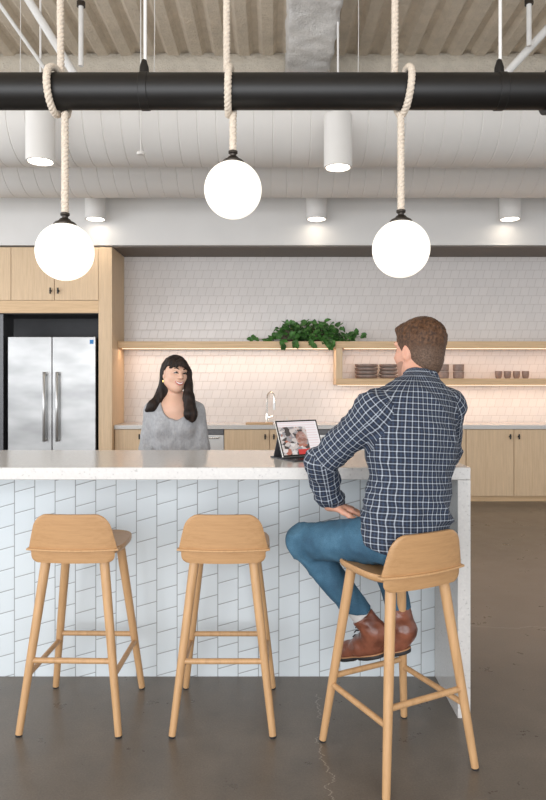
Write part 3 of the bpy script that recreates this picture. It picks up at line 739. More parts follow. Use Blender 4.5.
# ------------------------------------------------------------------ figures: smooth-blended volumes turned into one surface
class Vol:
    def __init__(s, lo, hi, h):
        s.lo = np.array(lo, np.float32); s.h = h
        s.n = np.ceil((np.array(hi)-np.array(lo))/h).astype(int)+1
        s.val = np.full(s.n, .2, np.float32)
    def region(s, lo, hi):
        a = np.clip(np.floor((np.array(lo)-s.lo)/s.h).astype(int), 0, s.n); b = np.clip(np.ceil((np.array(hi)-s.lo)/s.h).astype(int)+1, 0, s.n)
        if np.any(b <= a): return None
        g = [s.lo[i]+s.h*np.arange(a[i], b[i], dtype=np.float32) for i in range(3)]
        return (slice(a[0], b[0]), slice(a[1], b[1]), slice(a[2], b[2])), np.meshgrid(*g, indexing='ij', sparse=True)
    def op(s, fn, lo, hi, k, sub=False):
        m = k+3*s.h; r = s.region(np.array(lo)-m, np.array(hi)+m)
        if r is None: return
        sl, (X, Y, Z) = r; d = fn(X, Y, Z).astype(np.float32); v = s.val[sl]
        if sub:
            d = -d; t = np.clip(.5-.5*(d-v)/(-k) if False else .5+.5*(d-v)/k, 0, 1); s.val[sl] = v*(1-t)+d*t+k*t*(1-t)
        else:
            t = np.clip(.5+.5*(v-d)/k, 0, 1); s.val[sl] = v*(1-t)+d*t-k*t*(1-t)
    def limb(s, a, b, ra, rb, k=.02, ax=None, fac=1., sub=False):
        a = np.array(a, float); b = np.array(b, float); R = max(ra, rb)
        if ax is not None: ax = np.array(ax, float); ax /= np.linalg.norm(ax)
        def fn(X, Y, Z):
            px, py, pz = X-a[0], Y-a[1], Z-a[2]
            e = b-a
            if ax is not None:
                q = (px*ax[0]+py*ax[1]+pz*ax[2])*(1/fac-1); px = px+q*ax[0]; py = py+q*ax[1]; pz = pz+q*ax[2]
                e = e+ax*np.dot(e, ax)*(1/fac-1)
            t = np.clip((px*e[0]+py*e[1]+pz*e[2])/max(1e-9, np.dot(e, e)), 0, 1)
            d = np.sqrt((px-t*e[0])**2+(py-t*e[1])**2+(pz-t*e[2])**2)-(ra+(rb-ra)*t)
            return d*(min(1, fac)*.5+.5 if ax is not None else 1)
        s.op(fn, np.minimum(a, b)-R, np.maximum(a, b)+R, k, sub)
    def ell(s, c, r, fr=None, k=.015, sub=False):
        c = np.array(c, float); r = np.array(r, float); fr = np.eye(3) if fr is None else np.array(fr, float); R = r.max()
        def fn(X, Y, Z):
            p = [X-c[0], Y-c[1], Z-c[2]]
            q = [(p[0]*fr[i][0]+p[1]*fr[i][1]+p[2]*fr[i][2]) for i in range(3)]
            k0 = np.sqrt((q[0]/r[0])**2+(q[1]/r[1])**2+(q[2]/r[2])**2); k1 = np.sqrt((q[0]/r[0]**2)**2+(q[1]/r[1]**2)**2+(q[2]/r[2]**2)**2)
            return k0*(k0-1)/np.maximum(k1, 1e-6)
        s.op(fn, c-R, c+R, k, sub)
    def cut(s, p, n, k=.004):
        "keep the side the normal points away from"
        p = np.array(p, float); n = np.array(n, float); n /= np.linalg.norm(n)
        hi = s.lo+s.h*s.n
        s.op(lambda X, Y, Z: -((X-p[0])*n[0]+(Y-p[1])*n[1]+(Z-p[2])*n[2]), s.lo, hi, k, True)
    def surface(s):
        V = s.val; V[0] = V[-1] = .1; V[:, 0] = V[:, -1] = .1; V[:, :, 0] = V[:, :, -1] = .1
        I = V < 0; cnt = np.zeros(np.array(V.shape)-1, np.uint8)
        cs = [(a, b, c) for a in (0, 1) for b in (0, 1) for c in (0, 1)]
        sh = lambda A, c: A[c[0]:A.shape[0]-1+c[0], c[1]:A.shape[1]-1+c[1], c[2]:A.shape[2]-1+c[2]]
        for c in cs: cnt += sh(I, c)
        ci = np.argwhere((cnt > 0) & (cnt < 8)); acc = np.zeros((len(ci), 3)); num = np.zeros(len(ci))
        for c in cs:
            for ax in range(3):
                if c[ax]: continue
                e = list(c); e[ax] = 1
                va = V[ci[:, 0]+c[0], ci[:, 1]+c[1], ci[:, 2]+c[2]].astype(float); vb = V[ci[:, 0]+e[0], ci[:, 1]+e[1], ci[:, 2]+e[2]].astype(float)
                m = (va < 0) != (vb < 0); t = np.where(m, va/np.where(m, va-vb, 1), 0)
                pos = np.tile(np.array(c, float), (len(ci), 1)); pos[:, ax] = t
                acc += pos*m[:, None]; num += m
        verts = s.lo+s.h*(ci+acc/num[:, None])
        idx = np.full(cnt.shape, -1, np.int32); idx[ci[:, 0], ci[:, 1], ci[:, 2]] = np.arange(len(ci))
        faces = []
        for ax in range(3):
            o1, o2 = [(1, 2), (2, 0), (0, 1)][ax]
            A = [slice(None)]*3; B = [slice(None)]*3; A[ax] = slice(0, -1); B[ax] = slice(1, None)
            d = I[tuple(A)] != I[tuple(B)]; e = np.argwhere(d)
            e = e[(e[:, o1] > 0) & (e[:, o2] > 0) & (e[:, o1] < V.shape[o1]-1) & (e[:, o2] < V.shape[o2]-1)]
            def g(a, b):
                q = e.copy(); q[:, o1] -= a; q[:, o2] -= b; return idx[q[:, 0], q[:, 1], q[:, 2]]
            Q = np.stack([g(1, 1), g(0, 1), g(0, 0), g(1, 0)], 1)
            ins = I[e[:, 0], e[:, 1], e[:, 2]]; Q[~ins] = Q[~ins][:, ::-1]; faces.append(Q)
        return verts, np.concatenate(faces)
    def build(s, name, mat, org, parent=None, disp=None, uv=None, relax=1, flatten=0):
        v, f = s.surface()
        # one light relaxation
        for _ in range(relax):
            acc = np.zeros_like(v); num = np.zeros(len(v))
            for i in range(4):
                a, b = f[:, i], f[:, (i+1) % 4]
                for k in range(3):
                    acc[:, k] += np.bincount(a, v[b, k], len(v)) + np.bincount(b, v[a, k], len(v))
                num += np.bincount(a, minlength=len(v)) + np.bincount(b, minlength=len(v))
            v = v*.5 + .5*acc/np.maximum(num, 1)[:, None]
        if disp is not None:
            nr = np.zeros_like(v); d1 = v[f[:, 2]]-v[f[:, 0]]; d2 = v[f[:, 3]]-v[f[:, 1]]; c = np.cross(d1, d2)
            for i in range(4):
                for k in range(3): nr[:, k] += np.bincount(f[:, i], c[:, k], len(v))
            nr /= np.maximum(np.linalg.norm(nr, axis=1), 1e-12)[:, None]
            dd = np.array([disp(Vector(p)) for p in v]); v = v+nr*dd[:, None]
        me = bpy.data.meshes.new(name); me.vertices.add(len(v)); me.vertices.foreach_set('co', (v-np.array(org)).astype(np.float32).ravel())
        me.loops.add(4*len(f)); me.loops.foreach_set('vertex_index', f.astype(np.int32).ravel())
        me.polygons.add(len(f)); me.polygons.foreach_set('loop_start', np.arange(0, 4*len(f), 4, dtype=np.int32))
        me.update(calc_edges=True); me.validate(); me.shade_smooth()
        if uv is not None:
            U = uv(v, f); l_ = me.uv_layers.new(name='UVMap'); l_.data.foreach_set('uv', U.astype(np.float32).ravel())
        me.materials.append(mat); o = bpy.data.objects.new(name, me); link(o, parent)
        if parent is None: o.location = org
        return o

nrm = lambda v: np.array(v, float)/np.linalg.norm(v)
A = np.array
def frame(Fd, Up):
    Fd = nrm(Fd); U = nrm(A(Up)-Fd*np.dot(A(Up), Fd)); R = np.cross(Fd, U); return Fd, U, R   # forward, up, the person's right
def head_vol(v, C, fr, s=1., male=True, smile=False):
    Fd, U, R = fr; C = A(C); P = lambda f, u, r: C+(Fd*f+U*u+R*r)*s
    E = [R, Fd, U]
    v.ell(P(-.012, .030, 0), A((.074, .094, .088))*s, E, .02)
    v.ell(P(.028, -.025, 0), A((.062, .062, .078))*s, E, .03)
    v.limb(P(.050, -.082, 0), P(.058, -.090, 0), .030*s, .024*s, .03)          # chin
    for q in (-1, 1):
        v.limb(P(.0, -.055, q*.050), P(.045, -.085, q*.020), .020*s, .018*s, .03)  # jaw
        v.ell(P(.058, -.022, q*.036), A((.022, .020, .022))*s, E, .02)             # cheek
        v.ell(P(.092, .010, q*.032), A((.015, .011, .010))*s, E, .012, True)       # eye socket
        v.limb(P(.084, .030, q*.012), P(.072, .034, q*.045), .011*s, .009*s, .012)  # brow
        v.ell(P(-.004, -.008, q*.074), A((.010, .019, .032))*s, [nrm(R+Fd*.25*q*-1), nrm(Fd), U], .006)  # ear
        v.ell(P(.002, -.006, q*.085), A((.006, .010, .019))*s, E, .004, True)
    v.limb(P(.086, .016, 0), P(.108, -.018, 0), .008*s, .0125*s, .012)         # nose
    for q in (-1, 1): v.ell(P(.094, -.022, q*.012), A((.009, .010, .007))*s, E, .008)
    v.limb(P(.082, -.048, -.016), P(.082, -.048, .016), .0085*s, .0085*s, .01)   # mouth
def face_parts(root, org, C, fr, s, smile, lip_mat, brow_mat):
    Fd, U, R = fr; C = A(C); P = lambda f, u, r: tuple(C+(Fd*f+U*u+R*r)*s-A(org))
    for q in (-1, 1):
        m = MB(); c = Vector(P(.079 if smile else .072, .010, q*(.031 if smile else .028))); rr = (.0075 if smile else .0105)*s
        prof = [(max(.0002, rr*math.sin(PI*i/12)), -rr*math.cos(PI*i/12)) for i in range(13)]; m.lathe(prof, c, 16)
        e = m.build('eye', M['eye_white'], root, 180)
        m = MB(); m.ring([P(.079 if smile else .075, .0095, q*.029), P(.0875 if smile else .0835, .0095, q*.029)], [.0055*s, .0045*s], 12); m.build('iris', M['eye_dark'], e)
        m = MB(); m.ring([P(.088 if smile else .080, .006, q*.016), P(.0925 if smile else .082, .0135, q*.030), P(.084 if smile else .072, .005, q*.046)], [.0026*s, (.0052 if smile else .003)*s, .0026*s], 8); m.build('eyelash', M['eye_dark'], root)
        m = MB(); m.ring([P(.092, .032, q*.014), P(.089, .040, q*.032), P(.074 if smile else .068, .034, q*(.050 if smile else .044))], [.0035*s, .0042*s, .002*s], 8); m.build('eyebrow', brow_mat, root)
    if smile:
        m = MB(); up = []; 
        for i in range(9):
            a = -1+2*i/8; up.append(P(.0925-.016*a*a, -.052+.012*a*a, a*.033))
        m.ring(up, [.002*s]+[.0036*s]*7+[.002*s], 8)
        lo = [P(.0925-.016*a*a, -.066+.026*a*a, a*.033) for a in [-1+2*i/8 for i in range(9)]]
        m.ring(lo, [.002*s]+[.0045*s]*7+[.002*s], 8); m.build('lips', lip_mat, root)
        m = MB(); th_ = [P(.0905-.016*a*a, -.058+.018*a*a, a*.030) for a in [-1+2*i/8 for i in range(9)]]
        m.ring(th_, [.002*s]+[.0065*s]*7+[.002*s], 8); m.build('teeth', M['teeth'], root)
    else:
        m = MB(); m.ring([P(.080, -.050, -.024), P(.0895, -.047, 0), P(.080, -.050, .024)], [.002*s, .0045*s, .002*s], 8)
        m.ring([P(.080, -.050, -.022), P(.0885, -.055, 0), P(.080, -.050, .022)], [.002*s, .005*s, .002*s], 8); m.build('lips', lip_mat, root)
def hand_vol(v, W, d, l_, n, s=1., curl=.35):
    "W wrist, d towards the fingers, l_ towards the thumb, n out of the back of the hand"
    W = A(W, dtype=float); d = nrm(d); l_ = nrm(A(l_)-d*np.dot(l_, d)); n = nrm(A(n)-d*np.dot(n, d)-l_*np.dot(n, l_))
    for q, w in ((-.028, .0), (-.009, 0), (.010, 0), (.028, 0)):
        v.limb(W+l_*q*.55*s, W+(d*.088+l_*q)*s, .017*s, .0125*s, .014)
    for q, L in ((.030, .070), (.010, .080), (-.010, .074), (-.029, .058)):
        p = W+(d*.086+l_*q)*s; ang = curl*.5; tot = 0
        for k, fl in enumerate((.45, .30, .25)):
            dd = nrm(d*math.cos(ang)-n*math.sin(ang)+l_*q*1.6); e = p+dd*L*fl*s
            v.limb(p, e, (.0098-.0010*k)*s, (.0090-.0012*k)*s, .003); p = e; ang += curl
    p0 = W+(d*.022+l_*.022)*s; p1 = W+(d*.055+l_*.050-n*.008)*s; p2 = W+(d*.083+l_*.058-n*.014)*s; p3 = W+(d*.102+l_*.056-n*.018)*s
    v.limb(p0, p1, .014*s, .0115*s, .012); v.limb(p1, p2, .011*s, .0098*s, .004); v.limb(p2, p3, .0098*s, .008*s, .004)

def make_uv(bones):
    "bones: (a, b, lateral axis, radius); arc length around the nearest bone and distance along it"
    def uv(v, f):
        ds = []; us = []; vs = []; rs = []
        for a, b, ax, r, w in bones:
            a = A(a, dtype=float); e = A(b, dtype=float)-a; L = np.linalg.norm(e); e /= L; p = v-a; t = p@e
            tc = np.clip(t, 0, L); q = p-tc[:, None]*e; ds.append(np.linalg.norm(q, axis=1)-w)
            X = nrm(A(ax)-e*np.dot(ax, e)); Y = np.cross(e, X); q = p-t[:, None]*e
            us.append(np.arctan2(q@Y, q@X)*r); vs.append(t); rs.append(r)
        g = np.argmin(np.stack(ds), 0); fg = g[f[:, 0]]
        U = np.zeros((len(f), 4, 2))
        for i in range(len(bones)):
            m = fg == i; u = us[i][f[m]]; per = 2*PI*rs[i]
            u = np.where(u-u[:, :1] > per/2, u-per, np.where(u[:, :1]-u > per/2, u+per, u))
            U[m, :, 0] = u; U[m, :, 1] = vs[i][f[m]]
        return U.reshape(-1, 2)
    return uv
def wr(p, f, a, st=(1, 1, 1)): return a*noise.noise(Vector((p.x*st[0], p.y*st[1], p.z*st[2]))*f)
def ridge(p, f, a, st=(1, 1, 1)): return a*(1-2.2*abs(noise.noise(Vector((p.x*st[0], p.y*st[1], p.z*st[2]))*f)))

# ---- the seated man
org = (.52, 2.50, .76)
S = nrm((-.85, -.53, 0)); FD = nrm((-.53, .85, 0))
pel, wai, che, upc, nek = (.515, 2.485, .875), (.525, 2.500, 1.02), (.540, 2.525, 1.20), (.548, 2.555, 1.31), (.580, 2.595, 1.43)
HC = (.593, 2.650, 1.564); hfr = frame((-.62, .785, -.03), (0, .05, 1))
shL, elL, wrL = (.392, 2.462, 1.332), (.190, 2.565, 1.125), (.232, 2.662, .940)
shR, elR, wrR = (.700, 2.665, 1.335), (.745, 2.80, 1.140), (.640, 2.985, 1.112)
hpL, knL, anL = (.445, 2.440, .850), (.128, 2.752, .768), (.425, 2.705, .400)
hpR, knR, anR = (.600, 2.550, .850), (.470, 2.925, .785), (.548, 2.712, .410)
v = Vol((0, 2.25, .27), (.86, 3.12, 1.76), .0045)
v.limb(pel, wai, .145, .135, .05, FD, .7); v.limb(wai, che, .135, .150, .05, FD, .66); v.limb(che, upc, .150, .135, .05, FD, .66)
v.limb(upc, nek, .10, .056, .05); v.limb(nek, A(HC)-hfr[1]*.03-hfr[0]*.01, .056, .055, .02)
head_vol(v, HC, hfr, 1.06)
for a, b, c in ((shL, elL, wrL), (shR, elR, wrR)):
    v.limb(upc, a, .09, .050, .04); v.limb(a, b, .050, .040, .02); v.limb(b, c, .040, .027, .02)
hand_vol(v, wrL, (.93, -.10, -.22), (.05, -1, .0), (.1, 0, 1), 1.05, .30)
hand_vol(v, wrR, (-.88, .45, -.10), (-.5, -.8, 0), (0, 0, 1), 1.0, .15)
for a, b, c in ((hpL, knL, anL), (hpR, knR, anR)):
    v.limb(a, b, .080, .055, .03); v.limb(b, c, .054, .036, .02)
man = v.build('person', M['skin_m'], org)
tag(man, 'man in a plaid shirt and jeans sitting on the turned stool, back to us', 'person')
face_parts(man, org, HC, hfr, 1.06, False, M['lip'], M['hair_m'])
# shirt
v = Vol((.05, 2.24, .72), (.88, 3.05, 1.53), .005)
v.limb((.508, 2.485, .830), wai, .184, .166, .05, FD, .70); v.limb(wai, che, .166, .182, .05, FD, .68); v.limb(che, upc, .182, .150, .05, FD, .70)
v.limb(upc, shL, .105, .066, .06); v.limb(upc, shR, .105, .066, .06)
v.limb((.556, 2.565, 1.355), (.580, 2.59, 1.41), .105, .066, .06)
for q in (shL, shR): v.limb((.560, 2.568, 1.345), q, .072, .058, .07)
v.limb(shL, elL, .067, .056, .025); v.limb(elL, A(wrL)+A((.0, 0, .012)), .055, .039, .02)
v.limb(shR, elR, .067, .056, .025); v.limb(elR, wrR, .054, .037, .02)
v.limb(A(wrL)+A((-.003, -.01, .035)), A(wrL)+A((.0, 0, .015)), .0395, .0395, .004)     # cuffs
# cut sleeve ends and hem
v.op(lambda X, Y, Z: np.maximum(np.maximum(X-.34, (A(wrL)[2]+.004)-Z)*-1, np.maximum(X-.34, Z-(A(wrL)[2]+.004))) if False else np.maximum(X-.34, Z-(wrL[2]+.006)), (0, 2.2, .7), (.36, 3.1, wrL[2]+.02), .003, True)
v.cut((.5, 2.46, .795), (-.30, .05, -1), .004)
# collar: band round the neck
nc0, nc1 = A((.581, 2.592, 1.40)), A((.590, 2.606, 1.472))
v.limb(nc0, nc1, .071, .066, .008)
v.cut(nc1, (.15, .35, 1), .003)
bonesM = [((.525, 2.46, .6), (.56, 2.56, 1.55), FD, .15, .13), (shL, elL, (0, 1, 0), .062, .038), (elL, wrL, (0, 1, 0), .048, .04), (shR, elR, (1, 0, 0), .062, .038), (elR, wrR, (0, 0, 1), .048, .04)]
def dshirt(p):
    w = max(0, 1-abs(p.z-.93)/.16)
    dE = min((p-Vector(elL)).length, (p-Vector(elR)).length); e = max(0, 1-dE/.14)
    du = max(0, 1-(p-Vector(shL)).length/.17)
    lo_ = min(1, max(0, (p.z-.80)/.12))
    return lo_*(wr(p, 6, .010)+ridge(p, 8, .0095+.004*w, (1, .8, 1.9))*(.6+w)+ridge(Vector((p.x+p.z*.6, p.y, p.z)), 13, .0055, (1.6, 1, .8)))+ridge(p, 20, .006*e, (1, 1, 1.6))+ridge(p, 14, .005*du, (1.6, 1, .7))
v.build('shirt', M['plaid'], org, man, dshirt, make_uv(bonesM), 1)
# collar fold
v = Vol((.45, 2.45, 1.36), (.74, 2.76, 1.53), .004)
v.limb(A((.586, 2.597, 1.428)), A((.590, 2.606, 1.472)), .082, .069, .005)
v.limb(A((.586, 2.597, 1.40)), nc1+A((0, 0, .06)), .058, .058, .003, sub=True)
v.cut(nc1, (.15, .35, 1), .003); v.cut((.586, 2.597, 1.430), (-.15, -.30, -1), .003)
v.cut(A((.590, 2.600, 1.45))+A(hfr[0])*.05, hfr[0], .003)
v.build('collar', M['plaid'], org, man, None, make_uv([((.586, 2.597, 1.3), (.592, 2.606, 1.6), FD, .08, .05)]), 1)
# jeans
v = Vol((0, 2.24, .44), (.86, 3.12, 1.02), .005)
v.limb((.512, 2.485, .868), (.518, 2.49, .93), .140, .130, .05, FD, .68)
v.limb(hpL, knL, .094, .071, .03); v.limb(hpR, knR, .094, .070, .03)
v.limb(knL, A(anL)+(A(knL)-A(anL))*.14, .068, .052, .02); v.limb(knR, A(anR)+(A(knR)-A(anR))*.20, .067, .052, .02)
v.cut(A(anL)+(A(knL)-A(anL))*.24, A(anL)-A(knL), .003) if False else None
dl = nrm(A(anL)-A(knL)); pl = A(anL)+(A(knL)-A(anL))*.19
v.op(lambda X, Y, Z: np.maximum(-((X-pl[0])*dl[0]+(Y-pl[1])*dl[1]+(Z-pl[2])*dl[2]), X-(pl[0]+.09)), pl-.10, (pl[0]+.09, pl[1]+.1, pl[2]+.08), .003, True)
v.cut((0, 2.7, .485), (0, 0, -1), .003)
v.cut((0, 0, .955), (0, 0, 1), .003)
def djean(p):
    k = max(0, 1-(p-Vector(knL)).length/.16); h = max(0, 1-(p-Vector(hpL)).length/.22)
    return wr(p, 9, .003)+ridge(p, 14, .003+.005*k+.005*h, (1.8, 1, 1))
v.build('jeans', M['denim'], org, man, djean, None, 1)
# hair: short crop with longer top
Fd, U, R = hfr; s = 1.06; P = lambda f, u, r: A(HC)+(Fd*f+U*u+R*r)*s
v = Vol(A(HC)-.16, A(HC)+.17, .003)
v.ell(P(-.013, .030, 0), A((.0795, .100, .094))*s, [R, Fd, U], .01)
v.ell(P(-.020, .055, 0), A((.076, .092, .076))*s, [R, Fd, U], .02)
v.ell(P(.058, .088, 0), A((.050, .032, .026))*s, [R, Fd, U], .02)
v.ell(P(-.040, -.025, 0), A((.064, .062, .078))*s, [R, Fd, U], .02)
v.ell(P(.112, -.045, 0), A((.14, .108, .105))*s, [R, Fd, U], .006, True)       # clear the face
v.cut(P(-.05, -.086, 0), -U+Fd*.1, .008)
for q in (-1, 1): v.ell(P(.004, -.014, q*.080), A((.020, .022, .034))*s, [R, Fd, U], .004, True)
v.build('cropped_hair', M['hair_m'], org, man, lambda p: noise.noise(p*90)*.0012+max(0, min(1, (p.z-HC[2]-.02)/.05))*ridge(p, 36, .0045, (1, 1, .8)), None, 1)
# stubble beard
v = Vol(A(HC)-.15, A(HC)+.15, .0035)
v.ell(P(.028, -.026, 0), A((.0645, .0645, .0805))*s, [R, Fd, U], .02)
v.limb(P(.050, -.082, 0), P(.058, -.090, 0), .032*s, .026*s, .03)
for q in (-1, 1): v.limb(P(.0, -.055, q*.050), P(.045, -.085, q*.020), .0225*s, .0205*s, .03)
v.cut(P(.03, -.035, 0), U+Fd*.15, .003); v.ell(P(.09, -.045, 0), A((.030, .02, .016))*s, [R, Fd, U], .004, True)
v.build('beard', plain('beard_stubble', (.36, .20, .14), .8, bump=.5, bs=300), org, man)

def boot(heel, toe, ank, knee, z_up, parent, org):
    heel, toe, ank, knee = A(heel), A(toe), A(ank), A(knee); d = nrm(toe-heel); up = nrm(A((0, 0, 1))-d*d[2]); sd = np.cross(d, up); L = np.linalg.norm(toe-heel)
    P = lambda f, u, r=0: heel+d*f*L+up*u+sd*r
    lo = np.minimum(np.minimum(heel, toe), ank)-.10; hi = np.maximum(np.maximum(heel, toe), ank+A((0, 0, .12)))+.10
    ax = nrm(knee-ank); top = ank+ax*.085
    v = Vol(lo, hi, .003)
    v.limb(P(.14, .055), P(.32, .052), .037, .040, .02); v.limb(P(.30, .050), P(.72, .040), .040, .040, .03)
    v.limb(P(.70, .038, .004), P(.87, .034, .006), .040, .033, .02)
    v.limb(P(.15, .05), ank, .036, .040, .02); v.limb(P(.36, .06), ank, .036, .042, .04); v.limb(ank, top+ax*.02, .044, .050, .02)
    v.cut(P(0, .018), -up, .003); v.cut(top, ax, .002)
    v.limb(top-ax*.03, top+ax*.1, .040, .043, .002, sub=True)
    b = v.build('boot', M['leather'], org, parent, lambda p: ridge(p, 26, .0018, (1, 1, 1.3)))
    v = Vol(lo, hi, .003)
    v.limb(P(.14, .02), P(.30, .02), .038, .036, .01); v.limb(P(.28, .02), P(.70, .02), .034, .044, .03); v.limb(P(.68, .02, .004), P(.87, .02, .006), .044, .036, .02)
    v.cut(P(0, .019), up, .002); v.cut(P(0, .004), -up, .002)
    v.op(lambda X, Y, Z: np.maximum((lambda q: np.abs(q-.41*L)-.09*L)((X-heel[0])*d[0]+(Y-heel[1])*d[1]+(Z-heel[2])*d[2]), (X-heel[0])*up[0]+(Y-heel[1])*up[1]+(Z-heel[2])*up[2]-.010), lo, hi, .003, True)
    so = v.build('sole', M['rubber'], org, b)
    v = Vol(lo, hi, .003)
    v.limb(P(.14, .021), P(.30, .021), .040, .038, .01); v.limb(P(.28, .021), P(.70, .021), .036, .046, .03); v.limb(P(.68, .021, .004), P(.87, .021, .006), .046, .038, .02)
    v.cut(P(0, .024), up, .001); v.cut(P(0, .0185), -up, .001)
    v.build('welt', M['welt'], org, b, relax=0)
    m = MB(); o_ = A(org)
    for k in range(5):
        q = k/4; c = P(.52, .082)*(1-q)+(ank+ax*.055+d*.040)*q
        m.ring([tuple(c-sd*.018-o_), tuple(c+d*.006+up*.003-o_), tuple(c+sd*.018-o_)], .0028, 6)
    m.build('lace', M['rubber'], b)
    v = Vol(top-.10, top+.12, .0035); v.limb(top-ax*.03, top+ax*.075, .0425, .0445, .005)
    v.build('sock', M['sock'], org, parent)
boot((.455, 2.682, .300), (.290, 2.868, .210), anL, knL, 0, man, org)
boot((.572, 2.690, .318), (.375, 2.845, .222), anR, knR, 0, man, org)

# ---- the standing woman
org = (-.60, 3.97, 0)
HC = (-.592, 3.930, 1.484); s = .92; hfr = frame((.52, -.85, -.02), (.10, .02, 1))
FW = nrm((.08, -1, 0))
v = Vol((-.95, 3.62, 0), (-.25, 4.2, 1.63), .005)
pel, wai, che, upc = (-.595, 3.98, .93), (-.595, 3.975, 1.04), (-.597, 3.965, 1.20), (-.598, 3.965, 1.28)
v.limb(pel, wai, .135, .105, .05, FW, .7); v.limb(wai, che, .105, .115, .05, FW, .7); v.limb(che, upc, .115, .105, .04, FW, .62)
v.limb(upc, (-.602, 3.96, 1.345), .085, .046, .045); v.limb((-.602, 3.955, 1.34), A(HC)-hfr[1]*.03-hfr[0]*.014, .041, .042, .02)
head_vol(v, HC, hfr, s, False, True)
for q in (-1, 1):
    sh_, el, wrs = (-.603+q*.130, 3.965, 1.262), (-.603+q*.164, 3.975, 1.03), (-.598+q*.10, 3.80, .945)
    v.limb(upc, sh_, .07, .042, .04); v.limb(sh_, el, .042, .034, .02); v.limb(el, wrs, .034, .023, .02)
    hand_vol(v, wrs, (-q*.8, -.55, -.1), (0, -.3, 1), (q*.2, -1, .1), .88, .35)
    v.limb((-.598+q*.085, 3.98, .90), (-.598+q*.09, 3.97, .48), .078, .050, .03); v.limb((-.598+q*.09, 3.97, .48), (-.598+q*.09, 4.0, .09), .050, .032, .02)
    v.limb((-.598+q*.09, 4.02, .05), (-.598+q*.105, 3.86, .03), .034, .026, .02)
wom = v.build('person', M['skin_w'], org)
tag(wom, 'smiling woman with long dark hair and grey sweater behind the island', 'person')
face_parts(wom, org, HC, hfr, s, True, M['lip'], M['hair_w'])
v = Vol((-.95, 3.62, .84), (-.25, 4.2, 1.40), .005)
v.limb((-.595, 3.98, .90), wai, .150, .136, .05, FW, .74); v.limb(wai, che, .136, .136, .05, FW, .76); v.limb(che, upc, .136, .105, .04, FW, .66)
v.limb(upc, (-.60, 3.965, 1.32), .085, .055, .05)
for q in (-1, 1):
    sh_, el, wrs = (-.603+q*.130, 3.965, 1.258), (-.603+q*.164, 3.975, 1.03), (-.598+q*.10, 3.80, .945)
    v.limb(upc, sh_, .080, .052, .05); v.limb(sh_, el, .052, .050, .025); v.limb(el, A(wrs)+(A(el)-A(wrs))*.1, .052, .036, .02)
    v.ell((-.598+q*.065, 3.895, 1.165), (.055, .05, .055), None, .04)
v.ell((-.578, 3.860, 1.360), (.105, .14, .150), None, .006, True)   # scoop neckline
v.limb((-.602, 3.975, 1.31), (-.60, 3.95, 1.42), .072, .10, .006, sub=True)
v.cut((0, 0, .87), (0, 0, -1))
v.build('sweater', M['knit'], org, wom, lambda p: wr(p, 7, .006)+ridge(p, 9, .006, (1.8, 1, .7)), None, 1)
v = Vol((-.95, 3.7, .08), (-.25, 4.2, 1.0), .006)
v.limb((-.595, 3.98, .92), (-.595, 3.98, .93), .140, .136, .04, FW, .76)
for q in (-1, 1):
    v.limb((-.598+q*.085, 3.98, .90), (-.598+q*.09, 3.97, .48), .088, .062, .03); v.limb((-.598+q*.09, 3.97, .48), (-.598+q*.09, 4.0, .11), .062, .050, .02)
v.cut((0, 0, .10), (0, 0, -1))
v.build('trousers', M['trousers'], org, wom)
for q in (-1, 1):
    v = Vol((-.598+q*.1-.09, 3.78, -.02), (-.598+q*.1+.09, 4.10, .14), .004)
    v.limb((-.598+q*.09, 4.03, .045), (-.598+q*.105, 3.87, .032), .044, .036, .03); v.limb((-.598+q*.09, 4.0, .09), (-.598+q*.09, 4.01, .05), .042, .04, .02)
    v.cut((0, 0, .002), (0, 0, -1)); v.build('shoe', M['rubber'], org, wom)
# long hair
Fd, U, R = hfr; P = lambda f, u, r: A(HC)+(Fd*f+U*u+R*r)*s
v = Vol(A(HC)-A((.20, .17, .30)), A(HC)+A((.20, .17, .17)), .0035)
v.ell(P(-.014, .032, 0), A((.083, .102, .095))*s, [R, Fd, U], .01)
v.limb(P(-.050, .0, -.01), P(-.060, -.12, -.01), .070*s, .060*s, .04)
w0 = A(HC)
v.ell(P(.108, -.030, .006), A((.070, .090, .098))*s, [R, Fd, U], .006, True)        # open the face
v.ell(P(.06, .0, .075), A((.045, .058, .060))*s, [R, Fd, U], .006, True)
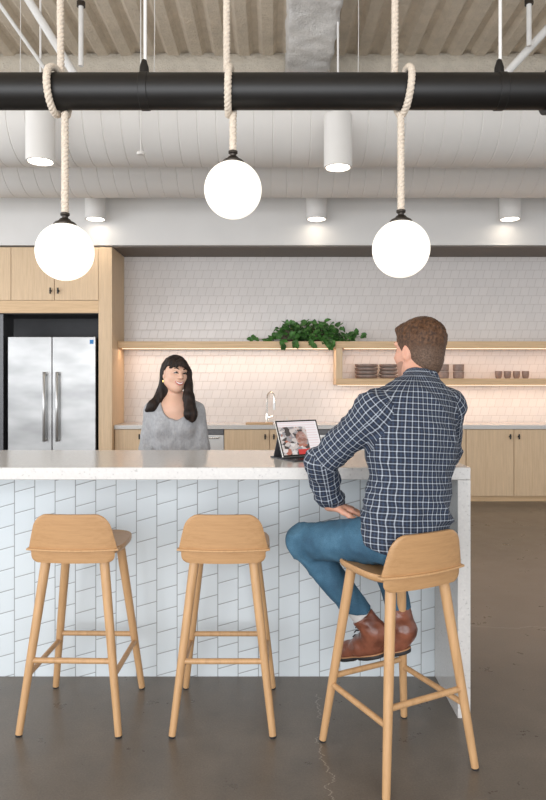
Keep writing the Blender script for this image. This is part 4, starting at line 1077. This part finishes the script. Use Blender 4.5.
# bangs sweeping over the forehead
v.limb(P(.070, .088, -.005), P(.085, .045, -.052), .018*s, .012*s, .01); v.limb(P(.078, .082, .0), P(.060, .040, .064), .013*s, .008*s, .008)
v.limb(P(.078, .082, -.02), P(.093, .055, -.030), .014*s, .008*s, .008); v.limb(P(.076, .082, -.012), P(.095, .056, -.019), .014*s, .008*s, .008); v.limb(P(.074, .080, .012), P(.088, .050, .030), .013*s, .007*s, .008); v.limb(P(.076, .080, .004), P(.094, .058, .008), .012*s, .007*s, .008); v.limb(P(.070, .078, -.03), P(.088, .048, -.042), .014*s, .009*s, .008); v.limb(P(.078, .084, -.005), P(.094, .058, -.008), .012*s, .006*s, .008)
# side falls: world coordinates relative to the head
v.limb(P(.035, .03, -.074), w0+A((.090, -.055, -.14)), .020, .030, .02); v.limb(w0+A((.090, -.055, -.14)), w0+A((.108, -.105, -.235)), .030, .036, .02)
v.limb(w0+A((.108, -.105, -.235)), w0+A((.118, -.110, -.262)), .036, .020, .015)
v.limb(P(-.040, .01, .055), w0+A((-.080, .01, -.12)), .024, .032, .03); v.limb(w0+A((-.080, .01, -.12)), w0+A((-.130, -.03, -.19)), .032, .028, .02)
v.limb(w0+A((-.130, -.03, -.19)), w0+A((-.165, -.035, -.215)), .028, .012, .02)
v.build('hair', M['hair_w'], org, wom, lambda p: ridge(p, 30, .004, (1, 1, .12)), None, 1)
m = MB(); e = P(-.002, -.045, .078)-A(org); m.ring([tuple(e), tuple(e+A((0, 0, -.012)))], .004, 10); m.build('earring', M['gold'], wom)

# ------------------------------------------------------------------ light
w = bpy.data.worlds.new('world'); scn.world = w; w.use_nodes = True
bg = w.node_tree.nodes['Background']; bg.inputs[0].default_value = (.92, .955, 1, 1); bg.inputs[1].default_value = .86
def area(name, loc, rot, sx, sy, e, col):
    l_ = bpy.data.lights.new(name, 'AREA'); l_.shape = 'RECTANGLE'; l_.size = sx; l_.size_y = sy; l_.energy = e; l_.color = col
    o = bpy.data.objects.new(name, l_); link(o); o.location = loc; o.rotation_euler = rot; return o
area('window_daylight', (-1.5, -2.8, 1.8), (math.radians(104), 0, math.radians(-8)), 8, 3, 350, (.95, .97, 1))
area('window_daylight_side', (-6.6, 3.0, 2.2), (math.radians(90), 0, math.radians(-90)), 7, 2.6, 170, (.93, .96, 1))
scn.view_settings.view_transform = 'Standard'; scn.view_settings.look = 'None'; scn.view_settings.gamma = 1
scn.view_settings.use_curve_mapping = False
scn.view_settings.exposure = 0.13
